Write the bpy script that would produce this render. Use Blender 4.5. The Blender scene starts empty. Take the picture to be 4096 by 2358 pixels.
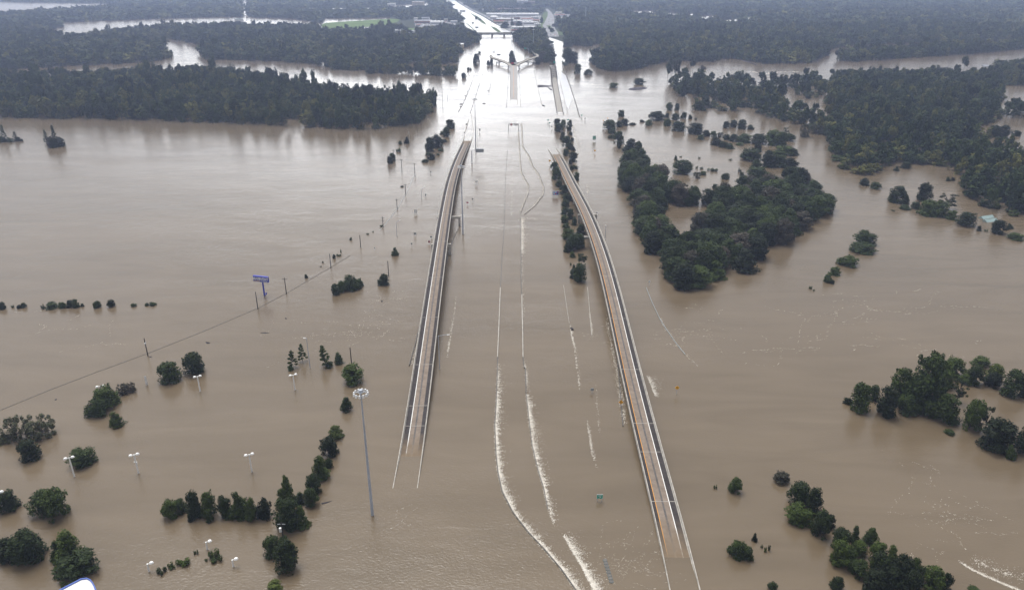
import bpy, bmesh, math, random
import numpy as np
from mathutils import Vector, Matrix
R = math.radians
S = bpy.context.scene
COL = S.collection
rng = np.random.default_rng(7)
random.seed(7)

# ------------------------------------------------------------------ camera
PITCH = R(23.87); CAM_H = 150.0; F = 2958.0; CX = 2048.0; CY = 1179.0
cam = bpy.data.objects.new('camera', bpy.data.cameras.new('camera'))
COL.objects.link(cam)
cam.location = (0, 0, CAM_H); cam.rotation_euler = (R(90) - PITCH, 0, 0)
cam.data.sensor_width = 36; cam.data.lens = 36 * F / 4096
cam.data.clip_start = 1; cam.data.clip_end = 30000
S.camera = cam

# ------------------------------------------------------------------ sky, sun, exposure
SUN_EL, SUN_AZ = R(69), R(-30)
w = bpy.data.worlds.new('World'); S.world = w; w.use_nodes = True
nt = w.node_tree; nd = nt.nodes; lk = nt.links
for n in list(nd): nd.remove(n)
def N(t, **k):
    n = nd.new(t)
    for a, b in k.items(): setattr(n, a, b)
    return n
out = N('ShaderNodeOutputWorld'); bg = N('ShaderNodeBackground'); sky = N('ShaderNodeTexSky')
sky.sky_type = 'NISHITA'; sky.sun_disc = False; sky.sun_elevation = SUN_EL; sky.sun_rotation = SUN_AZ
sky.air_density = 1.2; sky.dust_density = 4.0; sky.ozone_density = 1.0
hs = N('ShaderNodeHueSaturation'); hs.inputs['Saturation'].default_value = 0.12
lk.new(sky.outputs[0], hs.inputs['Color'])
def M(op, a, b=None, c=None):
    n = N('ShaderNodeMath', operation=op)
    for i, v in enumerate((a, b, c)):
        if v is None: continue
        if isinstance(v, (int, float)): n.inputs[i].default_value = v
        else: lk.new(v, n.inputs[i])
    return n.outputs[0]
tc = N('ShaderNodeTexCoord'); sp = N('ShaderNodeSeparateXYZ'); lk.new(tc.outputs['Generated'], sp.inputs[0])
# a bright break in the overcast, low down ahead
ax = M('DIVIDE', M('ADD', sp.outputs[0], 0.10), 0.29); az_ = M('DIVIDE', M('SUBTRACT', sp.outputs[2], 0.06), 0.115)
lobe = M('EXPONENT', M('MULTIPLY', M('ADD', M('MULTIPLY', ax, ax), M('MULTIPLY', az_, az_)), -1.0))
lobe = M('MULTIPLY', lobe, M('GREATER_THAN', sp.outputs[1], 0.0))
bz = M('DIVIDE', sp.outputs[2], 0.13); band = M('EXPONENT', M('MULTIPLY', M('MULTIPLY', bz, bz), -1.0))
# slow cloud mottling
cn = N('ShaderNodeTexNoise'); cn.inputs['Scale'].default_value = 2.2; cn.inputs['Detail'].default_value = 4
mp = N('ShaderNodeMapping'); mp.inputs['Scale'].default_value = (1, 1, 3); lk.new(tc.outputs['Generated'], mp.inputs[0]); lk.new(mp.outputs[0], cn.inputs[0])
fac = M('ADD', M('MULTIPLY_ADD', cn.outputs[0], 0.5, 0.75), M('ADD', M('MULTIPLY', lobe, 10.0), M('MULTIPLY', band, 0.8)))
vm = N('ShaderNodeVectorMath', operation='SCALE'); lk.new(hs.outputs[0], vm.inputs[0]); lk.new(fac, vm.inputs['Scale'])
lk.new(vm.outputs[0], bg.inputs[0]); bg.inputs[1].default_value = 0.108
lk.new(bg.outputs[0], out.inputs[0])
sl = bpy.data.lights.new('sun', 'SUN'); sl.energy = 1.6; sl.angle = R(36); sl.color = (1, 0.96, 0.9)
so = bpy.data.objects.new('sun', sl); COL.objects.link(so)
so.rotation_euler = (R(90) - SUN_EL, 0, R(180) - SUN_AZ)
S.view_settings.view_transform = 'Standard'; S.view_settings.look = 'None'
S.view_settings.exposure = 0.5; S.view_settings.gamma = 1.0; S.view_settings.use_curve_mapping = False
S.render.engine = 'CYCLES'
S.cycles.use_denoising = True
S.cycles.max_bounces = 6; S.cycles.diffuse_bounces = 2; S.cycles.glossy_bounces = 3
S.cycles.volume_bounces = 1; S.cycles.transparent_max_bounces = 6
S.cycles.sample_clamp_indirect = 6

# ------------------------------------------------------------------ pixel of the photograph -> point of the place
cP, sP = math.cos(PITCH), math.sin(PITCH)
def ray(px, py):
    dx = (px - CX) / F; dy = -(py - CY) / F
    return (dx, cP + dy * sP, -sP + dy * cP)
def at(px, py, z=0.0):
    d = ray(px, py); t = (z - CAM_H) / d[2]
    return (d[0] * t, d[1] * t, z)
def z_over(px, py, Y):
    d = ray(px, py); return CAM_H + d[2] * Y / d[1]
def mpp(Y, z=0.0):                       # metres per photo pixel across, at ground distance Y
    return (Y * cP + (CAM_H - z) * sP) / F
def crop(ox, oy, s):
    return lambda x, y: (ox + x / s, oy + y / s)

# ------------------------------------------------------------------ materials
def mat(name, col, rough=0.7, spec=0.3, var=0.0, vscale=1.0, metal=0.0, bump=0.0, bscale=1.0, objrand=0.0, col2=None, emis=None):
    m = bpy.data.materials.new(name); m.use_nodes = True
    t = m.node_tree; b = t.nodes['Principled BSDF']
    b.inputs['Roughness'].default_value = rough; b.inputs['Specular IOR Level'].default_value = spec
    b.inputs['Metallic'].default_value = metal
    b.inputs['Base Color'].default_value = (*col, 1)
    if var or col2 or objrand:
        g_ = t.nodes.new('ShaderNodeNewGeometry'); no = t.nodes.new('ShaderNodeTexNoise')
        no.inputs['Scale'].default_value = vscale; no.inputs['Detail'].default_value = 6; no.inputs['Roughness'].default_value = .65
        t.links.new(g_.outputs['Position'], no.inputs['Vector'])
        mx = t.nodes.new('ShaderNodeMix'); mx.data_type = 'RGBA'
        c2 = col2 or tuple(c * (1 - var) for c in col); c1 = col if col2 else tuple(min(1, c * (1 + var)) for c in col)
        mx.inputs['A'].default_value = (*c1, 1); mx.inputs['B'].default_value = (*c2, 1)
        rp = t.nodes.new('ShaderNodeMapRange'); rp.inputs['From Min'].default_value = 0.35; rp.inputs['From Max'].default_value = 0.65
        src = no.outputs['Fac']
        if objrand:
            oi = t.nodes.new('ShaderNodeObjectInfo'); ma = t.nodes.new('ShaderNodeMath'); ma.operation = 'MULTIPLY_ADD'
            t.links.new(oi.outputs['Random'], ma.inputs[0]); ma.inputs[1].default_value = objrand
            sb = t.nodes.new('ShaderNodeMath'); sb.operation = 'SUBTRACT'; t.links.new(src, sb.inputs[0]); sb.inputs[1].default_value = objrand / 2
            t.links.new(sb.outputs[0], ma.inputs[2]); src = ma.outputs[0]
        t.links.new(src, rp.inputs['Value']); t.links.new(rp.outputs[0], mx.inputs['Factor'])
        t.links.new(mx.outputs['Result'], b.inputs['Base Color'])
    if bump:
        g2 = t.nodes.new('ShaderNodeNewGeometry'); n2 = t.nodes.new('ShaderNodeTexNoise'); n2.inputs['Scale'].default_value = bscale
        t.links.new(g2.outputs['Position'], n2.inputs['Vector'])
        bp = t.nodes.new('ShaderNodeBump'); bp.inputs['Strength'].default_value = bump; t.links.new(n2.outputs['Fac'], bp.inputs['Height'])
        t.links.new(bp.outputs[0], b.inputs['Normal'])
    if emis:
        b.inputs['Emission Color'].default_value = (*emis[0], 1); b.inputs['Emission Strength'].default_value = emis[1]
    return m
MT = dict(
    concrete=mat('concrete', (.36, .34, .31), .8, .2, .2, .35),
    pale_concrete=mat('pale_concrete', (.42, .395, .355), .8, .2, .28, .7),
    dark_concrete=mat('dark_concrete', (.13, .12, .11), .7, .3, .25, .5),
    lane=mat('lane', (.225, .182, .148), .8, .12, .18, .5),
    asphalt=mat('asphalt', (.054, .048, .048), .8, .12, .25, .8),
    wet_road_sky_tint=mat('wet_road_sky_tint', (.42, .42, .44), .28, .5, .1, .05),  # blue-grey base carries reflected sky as colour on wet road
    grey_lane=mat('grey_lane', (.33, .315, .30), .5, .3, .1, .1),
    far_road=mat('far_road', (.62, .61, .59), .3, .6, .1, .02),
    white_paint=mat('white_paint', (.8, .8, .78), .6),
    yellow_paint=mat('yellow_paint', (.72, .33, .05), .6),
    tar=mat('tar', (.10, .09, .085), .6, .3, .3, .8),
    steel=mat('steel', (.42, .46, .53), .5, .4, .1, .3),
    white_metal=mat('white_metal', (.85, .85, .84), .35, .5),
    lamp_glass=mat('lamp_glass', (.9, .9, .9), .15, .6),
    dark_wood=mat('dark_wood', (.035, .03, .028), .8, .2, .3, 1.0),
    sign_blue=mat('sign_blue', (.035, .05, .42), .35, .5),
    service_blue=mat('service_blue', (.07, .26, .75), .5),
    sign_green=mat('sign_green', (.015, .36, .26), .5),
    sign_white=mat('sign_white', (.8, .8, .8), .5),
    sign_grey=mat('sign_grey', (.30, .32, .33), .5),
    sign_red=mat('sign_red', (.45, .03, .05), .5),
    sign_orange=mat('sign_orange', (.95, .46, .01), .5),
    sign_dark=mat('sign_dark', (.03, .03, .035), .5),
    yellow=mat('yellow', (.7, .45, .03), .5),
    trunk=mat('trunk', (.05, .04, .032), .9, .1, .3, 1.5),
    foam=mat('foam', (.70, .66, .60), .8, .2), rim_blue=mat('rim_blue', (.07, .13, .42), .45),
    debris=mat('debris', (.045, .04, .045), .9, .1, .4, .8),
    asphalt_mound=mat('asphalt_mound', (.07, .065, .08), .9, .1, .4, .4),
    truss=mat('truss', (.085, .075, .07), .8, .2, .3, 1),
    roof_white=mat('roof_white', (.78, .78, .78), .5, .3, .1, .05),
    roof_grey=mat('roof_grey', (.32, .33, .37), .6, .3, .1, .05),
    roof_brown=mat('roof_brown', (.16, .12, .12), .8, .2, .15, .1),
    roof_red=mat('roof_red', (.38, .13, .10), .8, .2, .2, .1),
    wall_cream=mat('wall_cream', (.58, .50, .38), .8, .2, .1, .1),
    wall_white=mat('wall_white', (.72, .72, .72), .8, .2, .1, .1),
    wall_brick=mat('wall_brick', (.36, .24, .20), .8, .2, .15, .2),
    window_glass=mat('window_glass', (.05, .06, .08), .2, .6),
    grass=mat('grass', (.11, .17, .045), .9, .1, .25, .02),
    verge=mat('verge', (.09, .13, .045), .9, .1, .25, .03),
    lot=mat('lot', (.26, .26, .27), .7, .25, .3, .05),
    soil=mat('soil', (.035, .042, .025), .9, .1, .3, .02),
    car_white=mat('car_white', (.75, .75, .75), .3, .5), car_dark=mat('car_dark', (.04, .04, .05), .3, .5), car_red=mat('car_red', (.4, .04, .04), .3, .5),
    barrel=mat('barrel', (.10, .115, .115), .6, .3, .2, 2.0),
    teal_roof=mat('teal_roof', (.30, .40, .40), .6, .3, .1, .3),
)
def muddy(m, top=.9):
    t = m.node_tree; b = t.nodes['Principled BSDF']; g_ = t.nodes.new('ShaderNodeNewGeometry'); sx = t.nodes.new('ShaderNodeSeparateXYZ'); t.links.new(g_.outputs['Position'], sx.inputs[0])
    no = t.nodes.new('ShaderNodeTexNoise'); no.inputs['Scale'].default_value = .35; no.inputs['Detail'].default_value = 5; t.links.new(g_.outputs['Position'], no.inputs['Vector'])
    ma = t.nodes.new('ShaderNodeMath'); ma.operation = 'MULTIPLY_ADD'; t.links.new(no.outputs['Fac'], ma.inputs[0]); ma.inputs[1].default_value = -.9; t.links.new(sx.outputs[2], ma.inputs[2])
    mr = t.nodes.new('ShaderNodeMapRange'); t.links.new(ma.outputs[0], mr.inputs['Value']); mr.inputs['From Min'].default_value = -.42; mr.inputs['From Max'].default_value = top - .5; mr.inputs['To Min'].default_value = 1; mr.inputs['To Max'].default_value = 0
    mx = t.nodes.new('ShaderNodeMix'); mx.data_type = 'RGBA'; mx.inputs['B'].default_value = (.185, .140, .095, 1); t.links.new(mr.outputs[0], mx.inputs['Factor'])
    l = b.inputs['Base Color'].links
    if l: t.links.new(l[0].from_socket, mx.inputs['A'])
    else: mx.inputs['A'].default_value = b.inputs['Base Color'].default_value
    t.links.new(mx.outputs['Result'], b.inputs['Base Color'])
for k_ in ('lane', 'asphalt', 'tar'): muddy(MT[k_])
for k_ in ('white_paint', 'yellow_paint'): muddy(MT[k_], .75)
def foliage(name, c1, c2, scale=.8, rnd=.45):
    return mat(name, c1, .65, .18, col2=c2, vscale=scale, objrand=rnd)
MT.update(
    leaf_dark=foliage('leaf_dark', (.031, .050, .009), (.009, .016, .004)),
    leaf_mid=foliage('leaf_mid', (.052, .078, .013), (.017, .030, .006)),
    leaf_yellow=foliage('leaf_yellow', (.075, .098, .018), (.030, .046, .010)),
    leaf_grey=foliage('leaf_grey', (.075, .082, .040), (.040, .045, .025)),
    leaf_brown=foliage('leaf_brown', (.075, .062, .045), (.045, .045, .032)),
)

def foam_tint(m):
    t = m.node_tree; a = t.nodes.new('ShaderNodeAttribute'); a.attribute_name = 'tint'; mx = t.nodes.new('ShaderNodeMix'); mx.data_type = 'RGBA'
    mx.inputs['A'].default_value = (.74, .70, .63, 1); mx.inputs['B'].default_value = (.27, .215, .15, 1)
    t.links.new(a.outputs['Fac'], mx.inputs['Factor']); t.links.new(mx.outputs['Result'], t.nodes['Principled BSDF'].inputs['Base Color'])
foam_tint(MT['foam'])
# ------------------------------------------------------------------ object helpers
def tag(o, label=None, cat=None, group=None, kind=None):
    if label: o['label'] = label
    if cat: o['category'] = cat
    if group: o['group'] = group
    if kind: o['kind'] = kind
    return o
def thing(name, label, cat, loc=(0, 0, 0), rz=0.0, group=None):
    o = bpy.data.objects.new(name, None); COL.objects.link(o); o.empty_display_size = .5
    o.location = loc; o.rotation_euler = (0, 0, rz)
    return tag(o, label, cat, group)
def link(name, me, parent=None, m=None):
    if m is not None: me.materials.clear(); me.materials.append(m)
    o = bpy.data.objects.new(name, me); COL.objects.link(o)
    if parent is not None: o.parent = parent
    return o
class MB:
    def __init__(s): s.v = []; s.f = []
    def add(s, vs, fs):
        k = len(s.v); s.v += [tuple(p) for p in vs]; s.f += [tuple(i + k for i in f) for f in fs]; return s
    def box(s, c, d, rz=0.0, rx=0.0):
        m = Matrix.Translation(c) @ Matrix.Rotation(rz, 4, 'Z') @ Matrix.Rotation(rx, 4, 'X')
        vs = [m @ Vector((x * d[0] / 2, y * d[1] / 2, z * d[2] / 2)) for x in (-1, 1) for y in (-1, 1) for z in (-1, 1)]
        return s.add(vs, [(0, 1, 3, 2), (4, 6, 7, 5), (0, 4, 5, 1), (2, 3, 7, 6), (0, 2, 6, 4), (1, 5, 7, 3)])
    def tube(s, pts, rad, n=6, cap=True):
        pts = [Vector(p) for p in pts]
        if not hasattr(rad, '__len__'): rad = [rad] * len(pts)
        vs = []; fs = []
        for i, p in enumerate(pts):
            t = (pts[min(i + 1, len(pts) - 1)] - pts[max(i - 1, 0)]).normalized()
            u = t.cross(Vector((0, 0, 1))) if abs(t.z) < .95 else t.cross(Vector((1, 0, 0)))
            u.normalize(); q = t.cross(u)
            for k in range(n):
                a = 2 * math.pi * k / n
                vs.append(p + rad[i] * (math.cos(a) * u + math.sin(a) * q))
        for i in range(len(pts) - 1):
            for k in range(n):
                a = i * n + k; b = i * n + (k + 1) % n
                fs.append((a, b, b + n, a + n))
        if cap:
            fs.append(tuple(range(n - 1, -1, -1))); fs.append(tuple((len(pts) - 1) * n + k for k in range(n)))
        return s.add(vs, fs)
    def disc(s, c, r, h, n=12, sy=1.0, top=1.0):
        vs = []
        for z, k in ((0, 1), (h, top)):
            for i in range(n):
                a = 2 * math.pi * i / n; vs.append((c[0] + r * k * math.cos(a), c[1] + r * k * sy * math.sin(a), c[2] + z))
        return s.add(vs, [tuple(range(n - 1, -1, -1)), tuple(range(n, 2 * n))] + [(i, (i + 1) % n, n + (i + 1) % n, n + i) for i in range(n)])
    def prism(s, poly, z0, z1):
        n = len(poly); vs = [(*p[:2], z0) for p in poly] + [(*p[:2], z1) for p in poly]
        return s.add(vs, [tuple(range(n - 1, -1, -1)), tuple(range(n, 2 * n))] + [(i, (i + 1) % n, n + (i + 1) % n, n + i) for i in range(n)])
    def build(s, name, m, parent=None):
        me = bpy.data.meshes.new(name); me.from_pydata(s.v, [], s.f)
        bm = bmesh.new(); bm.from_mesh(me); bmesh.ops.recalc_face_normals(bm, faces=bm.faces); bm.to_mesh(me); bm.free()
        return link(name, me, parent, m)
def sheet(name, pts, z, m, label, cat, kind='structure'):
    me = bpy.data.meshes.new(name); me.from_pydata([(p[0], p[1], z) for p in pts], [], [tuple(range(len(pts)))])
    bm = bmesh.new(); bm.from_mesh(me)
    for f in bm.faces:
        f.normal_update()
        if f.normal.z < 0: f.normal_flip()
    bmesh.ops.triangulate(bm, faces=bm.faces); bm.to_mesh(me); bm.free()
    return tag(link(name, me, None, m), label, cat, kind=kind)
def pxs(pts, z=0.0): return [at(x, y, z) for x, y in pts]
def raw_mesh(name, V, per, m, attr=None):
    """V: (n, per, 3) separate polygons of `per` corners"""
    n = V.shape[0]; me = bpy.data.meshes.new(name)
    me.vertices.add(n * per); me.loops.add(n * per); me.polygons.add(n)
    me.vertices.foreach_set('co', V.reshape(-1).astype(np.float32))
    me.loops.foreach_set('vertex_index', np.arange(n * per, dtype=np.int32))
    me.polygons.foreach_set('loop_start', np.arange(0, n * per, per, dtype=np.int32))
    try: me.polygons.foreach_set('loop_total', np.full(n, per, np.int32))
    except Exception: pass
    if attr is not None:
        a = me.attributes.new('tint', 'FLOAT', 'FACE'); a.data.foreach_set('value', attr.astype(np.float32))
    me.update(calc_edges=True); me.validate()
    if m: me.materials.append(m)
    return me
ORD = 'first second third fourth fifth sixth seventh eighth ninth tenth eleventh twelfth thirteenth fourteenth fifteenth sixteenth seventeenth eighteenth nineteenth twentieth'.split()
def ordinal(i):
    if i < 20: return ORD[i]
    t = {2: 'twenty', 3: 'thirty', 4: 'forty', 5: 'fifty'}[(i + 1) // 10]
    return t + '-' + ORD[(i + 1) % 10 - 1] if (i + 1) % 10 else {'twenty': 'twentieth', 'thirty': 'thirtieth', 'forty': 'fortieth', 'fifty': 'fiftieth'}[t]

# ------------------------------------------------------------------ water
def water_material():
    m = bpy.data.materials.new('muddy_water'); m.use_nodes = True
    t = m.node_tree; b = t.nodes['Principled BSDF']; L_ = t.links.new
    g_ = t.nodes.new('ShaderNodeNewGeometry')
    def noise(scale, detail=3, stretch=None, dist=0.0):
        n = t.nodes.new('ShaderNodeTexNoise'); n.inputs['Scale'].default_value = scale; n.inputs['Detail'].default_value = detail
        n.inputs['Distortion'].default_value = dist
        if stretch:
            mp_ = t.nodes.new('ShaderNodeMapping'); mp_.inputs['Scale'].default_value = stretch; mp_.inputs['Rotation'].default_value = (0, 0, R(12))
            L_(g_.outputs['Position'], mp_.inputs[0]); L_(mp_.outputs[0], n.inputs['Vector'])
        else: L_(g_.outputs['Position'], n.inputs['Vector'])
        return n.outputs['Fac']
    mx = t.nodes.new('ShaderNodeMix'); mx.data_type = 'RGBA'
    mx.inputs['A'].default_value = (.122, .092, .058, 1); mx.inputs['B'].default_value = (.158, .121, .080, 1)
    mr = t.nodes.new('ShaderNodeMapRange'); mr.inputs['From Min'].default_value = .35; mr.inputs['From Max'].default_value = .65
    bands = t.nodes.new('ShaderNodeMath'); bands.operation = 'MULTIPLY_ADD'; L_(noise(.045, 5, (.35, 1.6, 1), 1.2), bands.inputs[0]); bands.inputs[1].default_value = .5
    hb = t.nodes.new('ShaderNodeMath'); hb.operation = 'MULTIPLY'; L_(noise(.010, 5, (.6, 1.5, 1), .8), hb.inputs[0]); hb.inputs[1].default_value = .5; L_(hb.outputs[0], bands.inputs[2])
    L_(bands.outputs[0], mr.inputs['Value']); L_(mr.outputs[0], mx.inputs['Factor'])
    L_(mx.outputs['Result'], b.inputs['Base Color'])
    rr = t.nodes.new('ShaderNodeMapRange'); rr.inputs['From Min'].default_value = .35; rr.inputs['From Max'].default_value = .68; rr.inputs['To Min'].default_value = .14; rr.inputs['To Max'].default_value = .22
    L_(noise(.02, 5, (.45, 1.5, 1), 1.0), rr.inputs['Value']); L_(rr.outputs[0], b.inputs['Roughness']); b.inputs['IOR'].default_value = 1.48; b.inputs['Specular IOR Level'].default_value = .5
    add = t.nodes.new('ShaderNodeMath'); add.operation = 'MULTIPLY_ADD'
    L_(noise(1.3, 4, (.8, 1.2, 1), .4), add.inputs[0]); add.inputs[1].default_value = .22
    ma = t.nodes.new('ShaderNodeMath'); ma.operation = 'MULTIPLY'; L_(noise(.16, 3, (.7, 1.2, 1), .8), ma.inputs[0]); ma.inputs[1].default_value = .30
    L_(ma.outputs[0], add.inputs[2])
    bp = t.nodes.new('ShaderNodeBump'); bp.inputs['Strength'].default_value = .40; bp.inputs['Distance'].default_value = 1.0
    amp = t.nodes.new('ShaderNodeMapRange'); amp.inputs['From Min'].default_value = .35; amp.inputs['From Max'].default_value = .7; amp.inputs['To Min'].default_value = .5; amp.inputs['To Max'].default_value = 1.3
    L_(noise(.014, 4, (.6, 1.4, 1), 1.5), amp.inputs['Value']); am = t.nodes.new('ShaderNodeMath'); am.operation = 'MULTIPLY'; L_(add.outputs[0], am.inputs[0]); L_(amp.outputs[0], am.inputs[1])
    L_(am.outputs[0], bp.inputs['Height']); L_(bp.outputs[0], b.inputs['Normal'])
    return m
MT['water'] = water_material()
sheet('water', [(-6400, -350, 0), (6400, -350, 0), (6400, 7400, 0), (-6400, 7400, 0)], 0, MT['water'],
      'brown flood water covering roads, fields and woods', 'flood water')

# ------------------------------------------------------------------ haze
hm = bpy.data.materials.new('haze_air'); hm.use_nodes = True
for n in list(hm.node_tree.nodes):
    if n.type == 'BSDF_PRINCIPLED': hm.node_tree.nodes.remove(n)
pv = hm.node_tree.nodes.new('ShaderNodeVolumePrincipled')
pv.inputs['Color'].default_value = (.56, .68, 1.0, 1); pv.inputs['Density'].default_value = .00016; pv.inputs['Anisotropy'].default_value = .35
hm.node_tree.links.new(pv.outputs[0], hm.node_tree.nodes['Material Output'].inputs['Volume'])
tag(MB().box((0, 3500, 87), (13000, 8000, 176)).build('haze', hm), 'pale blue haze thickening towards the horizon', 'haze', kind='stuff')

# ------------------------------------------------------------------ ramps
def ramp(name, label, table, width, zs, lanes, y0, y1, bents, joints):
    """table: (left px, right px) pairs with assumed deck height -> a smooth centre line X(Y)"""
    Ys, Xs = [], []
    for (l, r), z in table:
        a = at(*l, z + .9); b = at(*r, z + .9); Ys.append((a[1] + b[1]) / 2); Xs.append((a[0] + b[0]) / 2)
    o = np.argsort(Ys); Ys = np.array(Ys)[o]; Xs = np.array(Xs)[o]
    pf = np.polynomial.Polynomial.fit(Ys, Xs, 6)
    zf = np.polynomial.Polynomial.fit([a for a, _ in zs], [b for _, b in zs], 6)
    yy = np.linspace(y0, y1, 140); xx = pf(yy); zz = np.interp(yy, [a for a, _ in zs], [b for _, b in zs])
    k = np.ones(9) / 9; zz = np.convolve(np.pad(zz, 4, mode='reflect', reflect_type='odd'), k, 'valid')
    tx = np.gradient(xx, yy); nl = np.sqrt(1 + tx ** 2); nx, ny = 1 / nl, -tx / nl           # unit normal to the right
    P = lambda i, u, dz=0.0: (xx[i] + nx[i] * u, yy[i] + ny[i] * u, zz[i] + dz)
    def sweep(sec, closed=True, i0=0, i1=len(yy)):
        b = MB(); n = len(sec); vs = [P(i, u, v) for i in range(i0, i1) for u, v in sec]; fs = []
        for i in range(i1 - i0 - 1):
            for q in range(n if closed else n - 1):
                a = i * n + q; c = i * n + (q + 1) % n; fs.append((a, c, c + n, a + n))
        if closed: fs += [tuple(range(n)), tuple((i1 - i0 - 1) * n + q for q in range(n))]
        return b.add(vs, fs)
    h = width / 2
    root = thing(name, label, 'ramp', (0, 0, 0))
    sweep([(-h, 0), (-h, -.35), (-h + 1.0, -.55), (-h + 1.3, -1.5), (h - 1.3, -1.5), (h - 1.0, -.55), (h, -.35), (h, 0)]).build('deck', MT['concrete'], root)
    for sgn in (-1, 1):
        sec = [(sgn * (h - .02), -.05), (sgn * (h - .02), .95), (sgn * (h - .28), .95), (sgn * (h - .34), .4), (sgn * (h - .52), .1), (sgn * (h - .52), .01)]
        sweep(sec).build('barrier', MT['pale_concrete'], root)
    L0 = -h + .5; L1 = h - .5
    for a, b_, m, nm, dz in lanes:
        sweep([(a, dz), (b_, dz)], False).build(nm, MT[m], root)
    for Yj in joints:
        i = int(np.argmin(abs(yy - Yj)))
        p = P(i, L0, .026); q = P(i, L1, .026)
        MB().add([(p[0], p[1] - .12, p[2]), (q[0], q[1] - .12, q[2]), (q[0], q[1] + .12, q[2]), (p[0], p[1] + .12, p[2])], [(0, 1, 2, 3)]).build('expansion_joint', MT['concrete'], root)
    for Yb, ul, ur, z_ in bents:
        i = int(np.argmin(abs(yy - Yb))); zt = zz[i] - 1.52 if z_ is None else z_
        b = MB()
        c = ((P(i, ul)[0] + P(i, ur)[0]) / 2, yy[i], zt - .75)
        ang = math.atan2(-tx[i], 1)
        b.box(c, (ur - ul, 1.5, 1.5), -math.atan(tx[i]))
        if ul < -h - .5 or ur > h + .5:
            cols = [ul + .75, ur - .75]
        else: cols = [-1.7, 1.7]
        for u in cols:
            p = P(i, u); b.box((p[0], p[1], (zt - 1.5 - 2) / 2), (1.3, 1.3, zt - 1.5 + 2), -math.atan(tx[i]))
        b.build('straddle_bent' if len(cols) and abs(cols[0]) > 2 else 'pier', MT['pale_concrete'] if abs(cols[0]) > 2 else MT['concrete'], root)
    return P, yy, xx, zz
tl = [((1572, 1941), (1671, 1949)), ((1600, 1787), (1690, 1787)), ((1623, 1657), (1706, 1657)), ((1648, 1500), (1726, 1500)), ((1677, 1333), (1745, 1333)),
      ((1704, 1147), (1767, 1147)), ((1728, 1000), (1787, 1000)), ((1748, 878), (1803, 878)), ((1776, 748), (1824, 748)), ((1813, 639), (1854, 639)), ((1854, 557), (1885, 557)), ((1861, 533), (1893, 526))]
zl = [-.9, 1, 2.1, 3.5, 5.2, 7, 8, 8, 6.2, 2.9, .3, -.8]
LZ = [(180, -1.4), (207, 0), (227, 1.5), (252, 3.2), (285, 5.2), (332, 7.0), (382, 8.0), (435, 8.0), (516, 6.3), (611, 2.9), (695, .1), (735, -1.2)]
lanes_l = [(-3.5, -1.75, 'asphalt', 'left_shoulder', .012), (-1.75, 2.15, 'lane', 'traffic_lane', .012), (2.15, 3.5, 'asphalt', 'right_shoulder', .012),
           (-1.82, -1.57, 'white_paint', 'edge_line', .02), (2.1, 2.2, 'tar', 'lane_seam', .02), (-.1, .5, 'tar', 'tyre_track', .017)]
LP = ramp('exit_ramp', 'curved concrete ramp left of the submerged main lanes, rising out of the flood', list(zip(tl, zl)), 8.0, LZ, lanes_l, 182, 733,
          [(395, -5.6, 5.7, None), (446, -5.2, 9.6, None), (300, -3, 3, None), (345, -3, 3, None), (490, -3, 3, None), (535, -3, 3, None), (580, -3, 3, None), (268, -3, 3, None)],
          [220, 234, 262, 300, 345, 395, 446, 490, 535, 580, 625])
tr_ = [((2681, 2358), (2803, 2358)), ((2596, 1974), (2698, 1974)), ((2539, 1733), (2637, 1733)), ((2490, 1500), (2573, 1500)), ((2421, 1200), (2491, 1200)), ((2383, 1019), (2443, 1019)),
       ((2333, 885), (2392, 885)), ((2300, 817), (2358, 817)), ((2249, 700), (2292, 700)), ((2222, 640), (2255, 640)), ((2211, 620), (2245, 620))]
zr = [-.4, 1.2, 2.8, 4.6, 7, 8, 8, 7.4, 4, 1, .1]
RZ = [(120, -2.2), (147, -.6), (159, .0), (183, 1.25), (213, 2.8), (250, 4.6), (317, 7), (374, 8), (432, 8), (470, 7.4), (558, 4), (617, 1.0), (640, .1), (670, -1)]
lanes_r = [(-3.5, -2.45, 'asphalt', 'left_shoulder', .012), (-2.45, 1.75, 'lane', 'traffic_lane', .012), (1.75, 3.5, 'asphalt', 'right_shoulder', .012),
           (-2.55, -2.38, 'yellow_paint', 'centre_line', .02), (1.62, 1.86, 'white_paint', 'edge_line', .02), (-.6, .0, 'tar', 'tyre_track', .017)]
RP = ramp('entrance_ramp', 'curved concrete ramp with an orange line, right of the submerged main lanes', list(zip(tr_, zr)), 8.2, RZ, lanes_r, 122, 668,
          [(408, -9.2, 3.6, None), (452, -4.9, 7.4, None), (300, -3, 3, None), (345, -3, 3, None), (255, -3.4, 3, None), (495, -3, 3, None), (540, -3, 3, None), (222, -3.4, 3, None)],
          [180, 204, 222, 255, 300, 345, 408, 452, 495, 540, 585])

# ------------------------------------------------------------------ barriers that stand out of the water
def wall_path(name, pts, label, cat, m='dark_concrete', h=.45, t=.45, group=None, z0=-.6):
    P3 = [Vector(at(*p)) for p in pts]; b = MB(); vs = []; fs = []
    for i, p in enumerate(P3):
        d = (P3[min(i + 1, len(P3) - 1)] - P3[max(i - 1, 0)]); d.z = 0; d.normalize(); n = Vector((d.y, -d.x, 0))
        for u, z in ((-t / 2, z0), (-t / 2 * .6, h), (t / 2 * .6, h), (t / 2, z0)): vs.append(p + n * u + Vector((0, 0, z)))
    for i in range(len(P3) - 1):
        for q in range(4): a = i * 4 + q; c = i * 4 + (q + 1) % 4; fs.append((a, c, c + 4, a + 4))
    fs += [(0, 1, 2, 3), tuple((len(P3) - 1) * 4 + q for q in range(4))]
    return tag(b.add(vs, fs).build(name, MT[m]), label, cat, group)
G1 = 'concrete barriers along the flooded main lanes'
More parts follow.
